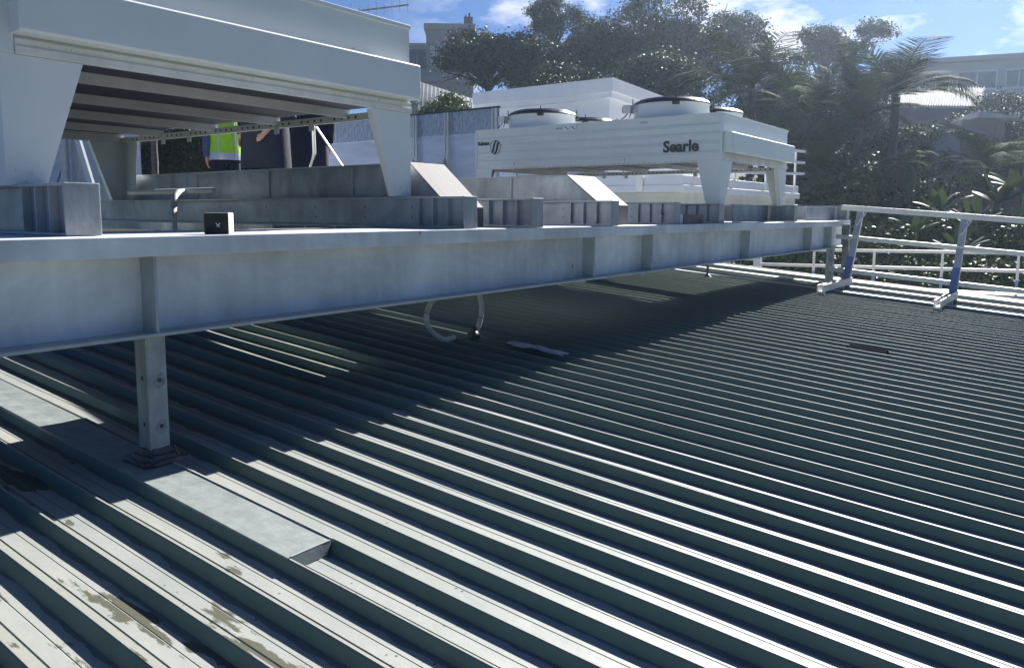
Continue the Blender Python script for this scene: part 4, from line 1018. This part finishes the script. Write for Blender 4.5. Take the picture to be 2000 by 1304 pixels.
def make_tree(name, lobes, trunk_h, seed, m, nclus=420, per=14, size=.30, gap=.0, spread=.42, trunk=True, open_=0.):
    """lobes: (x,y,z,rx,ry,rz) metres above the base; leaf clumps sit near lobe surfaces"""
    rg = np.random.default_rng(seed); t = thing(name, '', '', (0, 0, 0), k=1)
    tot = sum(l[3]*l[4]+l[3]*l[5] for l in lobes); cl = []; lob = []
    for (x, y, z, rx, ry, rz_) in lobes:
        k_ = int(nclus*(rx*ry+rx*rz_)/tot)
        d = rg.normal(size=(k_, 3)); d /= np.linalg.norm(d, axis=1)[:, None]; d[:, 2] = np.where(d[:, 2] < -.35, -d[:, 2], d[:, 2])
        rr_ = rg.uniform(.62-open_, 1.08, (k_, 1)); cl.append(np.array([x, y, z])+d*rr_*np.array([rx, ry, rz_]))
    cl = np.concatenate(cl); cs = rg.uniform(.5, 1.25, len(cl))
    pts = np.repeat(cl, per, 0)+rg.normal(size=(len(cl)*per, 3))*np.repeat(cs, per)[:, None]*spread*np.array([1, 1, .62])
    V_, F_ = leaves(pts, size, rg); npmesh('crown', V_, F_, m, t)
    b = MB(k=1)
    if trunk:
        cx, cy = 0, 0
        z1 = trunk_h
        b.tube([(0, 0, -1.5), (.1, .05, z1*.5), (.0, .0, z1)], [.42, .30, .24], 9)
        for (x, y, z, rx, ry, rz_) in lobes:
            for q in range(3):
                e = np.array([x, y, z])+rg.normal(size=3)*np.array([rx, ry, rz_])*.42; mid = np.array([e[0]*.45, e[1]*.45, z1+(e[2]-z1)*.55])
                b.tube([(0, 0, z1*.92), tuple(mid), tuple(e)], [.17, .10, .035], 6)
                for w_ in range(3):
                    e2 = e+rg.normal(size=3)*np.array([rx, ry, rz_])*.38; b.tube([tuple(mid*.5+e*.5), tuple(e2)], [.06, .02], 5)
        b.build('trunk', M_bark, t)
    return t
def scatter_lobes(seed, n_, R_, H0, H1, r0, r1, flat=.75):
    rg = random.Random(seed); L_ = []
    for i in range(n_):
        a = rg.uniform(0, 6.28); q = R_*math.sqrt(rg.random()); z = rg.uniform(H0, H1); r = rg.uniform(r0, r1)
        L_.append((q*math.cos(a), q*math.sin(a), z, r, r, r*flat))
    return L_
T_A = make_tree('broadleaf_tree', scatter_lobes(3, 9, 2.9, 4.6, 7.2, 1.3, 2.1), 4.2, 21, M_leaf, 850, 30, .17, spread=.33)
T_B = make_tree('broadleaf_tree', scatter_lobes(8, 12, 3.9, 4.5, 8.2, 1.3, 2.3), 4.0, 22, M_leaf, 1150, 30, .17, spread=.33)
T_C = make_tree('broadleaf_tree', scatter_lobes(15, 8, 3.9, 5.6, 7.0, 1.0, 1.7, .6), 3.6, 23, M_leaf2, 720, 24, .16, spread=.27, open_=.1)
T_D = make_tree('broadleaf_tree', scatter_lobes(19, 7, 1.9, 5.6, 8.6, 1.1, 1.7, .85), 4.6, 24, M_leaf, 600, 30, .17, spread=.32)
T_S = make_tree('bushy_shrub', scatter_lobes(31, 8, 2.2, 1.2, 3.2, .9, 1.5), 1.0, 25, M_leaf3, 560, 18, .20)
T_U = make_tree('bushy_shrub', scatter_lobes(37, 9, 2.6, 1.2, 3.8, .9, 1.6), 1.0, 26, M_leaf, 640, 18, .20)
used = set()
def place(proto, px, py_base, d, sc, label, cat, group, rzv=0., topy=None, name=None):
    """stand a copy so that its crown top reaches topy (px) at picture column px"""
    o = proto if proto.name not in used else copy_tree(proto); used.add(proto.name) if proto.name in bpy.data.objects else None
    p = pxp(px, py_base, d)
    zmax = max((v.co.z for ch in proto.children if ch.name.startswith('crown') for v in ch.data.vertices), default=1)
    top = pxp(px, topy, d).z
    o.scale = (sc, sc, sc); o.location = (p.x, p.y, top-zmax*sc); o.rotation_euler = (0, 0, rzv)
    tag(o, label, cat, group)
    gz_ = ground_z(Vector(o.location))
    return o
GT = 'broadleaf trees on the hill'
place(T_A, 955, 200, 60, .98, 'dark rounded tree right in front of the pale hill house', 'tree', GT, .4, topy=52)
place(T_D, 1082, 200, 62, .80, 'tallest tree with a small round crown standing clear against blue sky', 'tree', GT, 1.0, topy=-2)
place(T_A, 1040, 200, 57, 1.0, 'dark tree below and left of the small round crowned tree', 'tree', GT, 2.2, topy=78)
place(T_A, 1150, 200, 60, 1.0, 'dark tree in the dip just right of the small round crowned tree', 'tree', GT, 3.0, topy=52)
place(T_B, 1240, 200, 60, 1.0, 'broad tall tree rising above the plant room roof', 'tree', GT, .2, topy=-8)
place(T_B, 1365, 200, 62, 1.02, 'broad tall tree behind the nearest fan of the lettered condenser', 'tree', GT, 2.5, topy=-4)
place(T_A, 1310, 260, 50, 1.0, 'low dark tree right behind the fans of the lettered condenser', 'tree', GT, 5.0, topy=92)
place(T_C, 1600, 200, 66, 1.18, 'umbrella shaped tree with sky showing through, left of the street lamp', 'tree', GT, .9, topy=44)
place(T_B, 1490, 300, 56, .95, 'dark tree below the arching palm fronds', 'tree', GT, 4.0, topy=100)
place(T_B, 1610, 330, 50, .85, 'dark tree in front of the umbrella shaped tree', 'tree', GT, 1.7, topy=150)
place(T_A, 1730, 330, 47, .95, 'dark tree below the corrugated iron roof', 'tree', GT, 3.5, topy=235)
place(T_B, 1990, 330, 50, .95, 'dense tree at the right edge beside the pink grey house', 'tree', GT, .3, topy=160)
place(T_A, 1560, 420, 42, .95, 'deep shaded tree right of the lettered condenser', 'tree', GT, 2.0, topy=250)
place(T_A, 1130, 260, 48, .95, 'low dark tree directly behind the plant room', 'tree', GT, .7, topy=118)
place(T_B, 350, 300, 40, .9, 'dark tree seen through the gap under the left condenser', 'tree', GT, .7, topy=170)
place(T_A, 520, 300, 44, 1.0, 'dark tree behind the people under the left condenser', 'tree', GT, 4.7, topy=150)
GS = 'shrubs beyond the roofs'
shr = [(880, 215, 36, .62, 172, T_S, 'scrubby shrub growing over the pale shed roof'), (1660, 420, 34, .95, 330, T_U, 'dark shrub behind the far end of the girder'),
       (1700, 470, 30, .9, 420, T_S, 'fresh green shrub seen through the guard rails beside the slim far post'), (1780, 460, 31, .9, 410, T_U, 'dark shrub seen between the two guard rail posts, left one'),
       (1850, 470, 29, .9, 415, T_S, 'fresh green shrub just left of the second leaning rail post'), (1930, 460, 30, .95, 400, T_U, 'dark shrub right of the second leaning rail post'),
       (2020, 470, 28, .9, 405, T_S, 'fresh green shrub cut by the right edge of the picture'), (1760, 400, 38, .9, 330, T_U, 'dark shrub beside the brown straw skirts'),
       (1820, 520, 27, .8, 480, T_U, 'low dark shrub behind the lower guard rail, centre of it'), (1560, 510, 30, .9, 470, T_U, 'low dark shrub seen under the girder beside the white gate'),
       (1960, 520, 26, .8, 480, T_U, 'low dark shrub behind the lower guard rail, at its right end'), (1690, 520, 28, .8, 485, T_U, 'low dark shrub behind the slim far post'),
       (1960, 300, 44, .95, 262, T_S, 'fresh green shrub right of the pink grey house'), (1490, 420, 36, 1.0, 330, T_U, 'dark shrub behind the right leg of the lettered condenser')]
for i, (x, y, d, sc, ty, pr_, lab) in enumerate(shr): place(pr_, x, y, d, sc, lab, 'shrub', GS, i*1.3, topy=ty)

# palms
def make_palm(name, seed, nf, fl, trunk_h, m=M_frond, leaf_w=.07, arch=1.0, up0=.15, up1=1.35, trunk_r=.16, skirt=False, tail=0):
    rg = random.Random(seed); t = thing(name, '', '', (0, 0, 0), k=1)
    V_ = []; F_ = []
    for i in range(nf):
        az = i*2.399+rg.uniform(-.2, .2); el = rg.uniform(up0, up1); Lf = fl*rg.uniform(.8, 1.1)
        p = Vector((0, 0, trunk_h)); d = Vector((math.cos(az)*math.cos(el), math.sin(az)*math.cos(el), math.sin(el))); sidev = Vector((-math.sin(az), math.cos(az), 0))
        steps = 26; rach = []
        for s_ in range(steps+1):
            rach.append(p.copy()); p = p+d*(Lf/steps); d = (d+Vector((0, 0, -.055*arch*(s_/steps+.4)))).normalized()
        for s_ in range(2, steps):
            f_ = s_/steps; ll = Lf*.30*math.sin(math.pi*min(1, f_*.93+.08))**.6
            dd = (rach[s_+1]-rach[s_]).normalized(); nrm = sidev.cross(dd).normalized()
            for sg in (-1, 1):
                for h_ in (0, .5):
                    b0 = rach[s_].lerp(rach[s_+1], h_); ld = (dd*.75+sidev*sg*.8+nrm*-.25*1+Vector((0, 0, -.25))+Vector((rg.uniform(-.1, .1), rg.uniform(-.1, .1), rg.uniform(-.12, .05)))).normalized()
                    tip = b0+ld*ll+Vector((0, 0, -.12*ll)); wv = dd*leaf_w*.5; k_ = len(V_)
                    V_ += [b0-wv*.6, b0+wv*.6, b0.lerp(tip, .55)+wv, tip]; F_.append((k_, k_+1, k_+2, k_+3))
        for s_ in range(steps):
            a, c = rach[s_], rach[s_+1]; w_ = .035*(1-s_/steps)+.008; k_ = len(V_)
            V_ += [a-sidev*w_, a+sidev*w_, c+sidev*w_, c-sidev*w_]; F_.append((k_, k_+1, k_+2, k_+3))
    npmesh('crown', np.array([tuple(v) for v in V_]), np.array(F_), m, t)
    b = MB(k=1); pts = []; rs = []
    for j in range(14): pts.append((0, 0, trunk_h*(-.4+1.4*j/13))); rs.append(trunk_r*(1+.12*(j % 2)))
    b.tube(pts, rs, 10); b.build('trunk', M_bark, t)
    if skirt:
        vs2 = []; f2 = []
        for i in range(500):
            a = rg.uniform(0, 6.28); r0 = rg.uniform(.1, .7); z0 = trunk_h-rg.uniform(0, .5)-.3*r0; L_ = rg.uniform(.8, 2.2); k_ = len(vs2)
            q = Vector((r0*math.cos(a), r0*math.sin(a), z0)); q2 = q*1.0+Vector((math.cos(a)*.25, math.sin(a)*.25, -L_)); q2 = Vector((q.x*1.3, q.y*1.3, z0-L_)); s2 = Vector((-math.sin(a), math.cos(a), 0))*.03
            vs2 += [q-s2, q+s2, q2+s2, q2-s2]; f2.append((k_, k_+1, k_+2, k_+3))
        npmesh('straw_skirt', np.array([tuple(v) for v in vs2]), np.array(f2), M_dry, t)
    return t
P_A = make_palm('palm_tree', 5, 20, 4.4, 5.0, arch=1.3)
P_B = make_palm('palm_tree', 9, 16, 3.2, 5.5, arch=1.0, up0=.3, up1=1.45)
P_C = make_palm('spiky_palm', 12, 30, 1.5, 3.5, arch=.4, up0=-.4, up1=1.4, leaf_w=.06, trunk_r=.1)
P_D = make_palm('palm_tree', 14, 14, 2.4, 3.0, arch=1.6, up0=-.1, up1=.9, skirt=True)
GP = 'palms among the trees'
def placep(proto, px, cy_, d, sc, label, rzv=0., th=5.0):
    o = proto if proto.name not in used else copy_tree(proto); used.add(proto.name)
    p = pxp(px, cy_, d); o.scale = (sc,)*3; o.location = (p.x, p.y, p.z-th*sc); o.rotation_euler = (0, 0, rzv); tag(o, label, 'palm', GP); return o
placep(P_A, 1470, 175, 44, 1.25, 'large palm with long arching fronds rising right of the tall trees', .5)
placep(P_A, 1750, 190, 42, 1.25, 'palm with upright fronds in front of the long pale house', .2)
placep(P_A, 1575, 225, 40, 1.15, 'palm with drooping fronds between the lettered condenser and the iron roof', 2.2)
placep(P_B, 1680, 235, 38, 1.1, 'palm growing against the left end of the corrugated iron roof', 3.1, 5.5)
placep(P_C, 1655, 140, 52, 1.0, 'spiky cabbage palm head on the skyline below the television aerial', .0, 3.5)
placep(P_C, 1745, 165, 50, .8, 'spiky cabbage palm head at the foot of the street lamp', 1.0, 3.5)
placep(P_D, 1768, 318, 34, .62, 'short palm with a brown straw skirt of dead leaves, the tallest such skirt', .3, 3.0)
placep(P_D, 1700, 345, 33, .62, 'short palm with a brown straw skirt, lower left of the taller skirted one', 1.3, 3.0)
placep(P_B, 1600, 330, 36, .8, 'dim palm in shade right of the lettered condenser', 1.1, 5.5)
placep(P_A, 1120, 140, 56, .6, 'small palm with a pale crown just above the plant room fascia', 2.9)
placep(P_A, 1930, 330, 36, .7, 'palm in shade behind the banana plants at the right edge', 2.4)
placep(P_B, 300, 270, 24, .6, 'palm with sunlit drooping fronds in the gap under the left condenser', .4, 5.5)
# banana like plants
def make_banana(seed):
    rg = random.Random(seed); t = thing('banana_plant', '', '', (0, 0, 0), k=1); V_ = []; F_ = []
    for i in range(11):
        az = i*2.4; el = rg.uniform(.5, 1.3); Lf = rg.uniform(1.7, 2.6); p = Vector((0, 0, .6)); d = Vector((math.cos(az)*math.cos(el), math.sin(az)*math.cos(el), math.sin(el))); sd = Vector((-math.sin(az), math.cos(az), 0)); st = 14
        prev = None
        for s_ in range(st+1):
            f_ = s_/st; w = .30*math.sin(math.pi*min(1, max(0, f_*1.15-.15)))**.7 if f_ > .13 else .03
            nrm = sd.cross(d); cur = [p-sd*w+nrm*w*.25, p.copy(), p+sd*w+nrm*w*.25]
            if prev:
                k_ = len(V_); V_ += prev+cur; F_ += [(k_, k_+1, k_+4, k_+3), (k_+1, k_+2, k_+5, k_+4)]
            prev = cur; p = p+d*(Lf/st); d = (d+Vector((0, 0, -.07*(f_+.3)))).normalized()
    npmesh('leaf', np.array([tuple(v) for v in V_]), np.array(F_), M_banana, t)
    b = MB(k=1); b.tube([(0, 0, -2), (0, 0, .3), (0, 0, .9)], [.14, .12, .06], 9); b.build('stem', M_leaf3, t); return t
BN = make_banana(4)
for i, (x, y, d, sc, lab) in enumerate(((1835, 415, 30, .6, 'banana plant in front of the foot of the pink grey house'), (1950, 400, 30, .7, 'banana plant right of the pink grey house, above the rail'),
                                       (1905, 445, 28, .55, 'banana plant just above the top guard rail near the second post'), (1995, 375, 31, .7, 'banana plant reaching out of the picture on the right'),
                                       (1790, 455, 27, .5, 'small banana plant between the leaning rail posts'), (1870, 500, 25, .5, 'low banana plant behind the middle guard rail'))):
    o = BN if i == 0 else copy_tree(BN); p = pxp(x, y, d); o.scale = (sc,)*3; o.location = (p.x, p.y, p.z-.6*sc); o.rotation_euler = (0, 0, i*1.1); tag(o, lab, 'plant', 'banana plants by the pink house')
# ivy mass on the slope behind everything (ground cover)
rg = np.random.default_rng(99)
pts = []
for i in range(42000):
    x = rg.uniform(1380, 2080); d = rg.uniform(30, 62); pass_ = pxp(x, 400, d); z = ground_z(pass_); pts.append((pass_.x, pass_.y, z+abs(rg.normal())*.5))
V_, F_ = leaves(np.array(pts), .26, rg, 2.0, 0); tag(npmesh('ground_cover', V_, F_, M_leaf), kind='stuff')

# ------------------------------------------------------------------ haze
b = MB(k=1); b.box(-60, 200, -60, 200, -13, 26)
m = bpy.data.materials.new('pale_haze'); m.use_nodes = True; n = m.node_tree.nodes; n.clear()
o_ = n.new('ShaderNodeOutputMaterial'); pv = n.new('ShaderNodeVolumePrincipled'); pv.inputs['Density'].default_value = .0006; pv.inputs['Anisotropy'].default_value = .7; pv.inputs['Color'].default_value = (.62, .78, 1, 1)
m.node_tree.links.new(pv.outputs[0], o_.inputs['Volume'])
hz_ = b.build('haze', m); tag(hz_, kind='stuff')
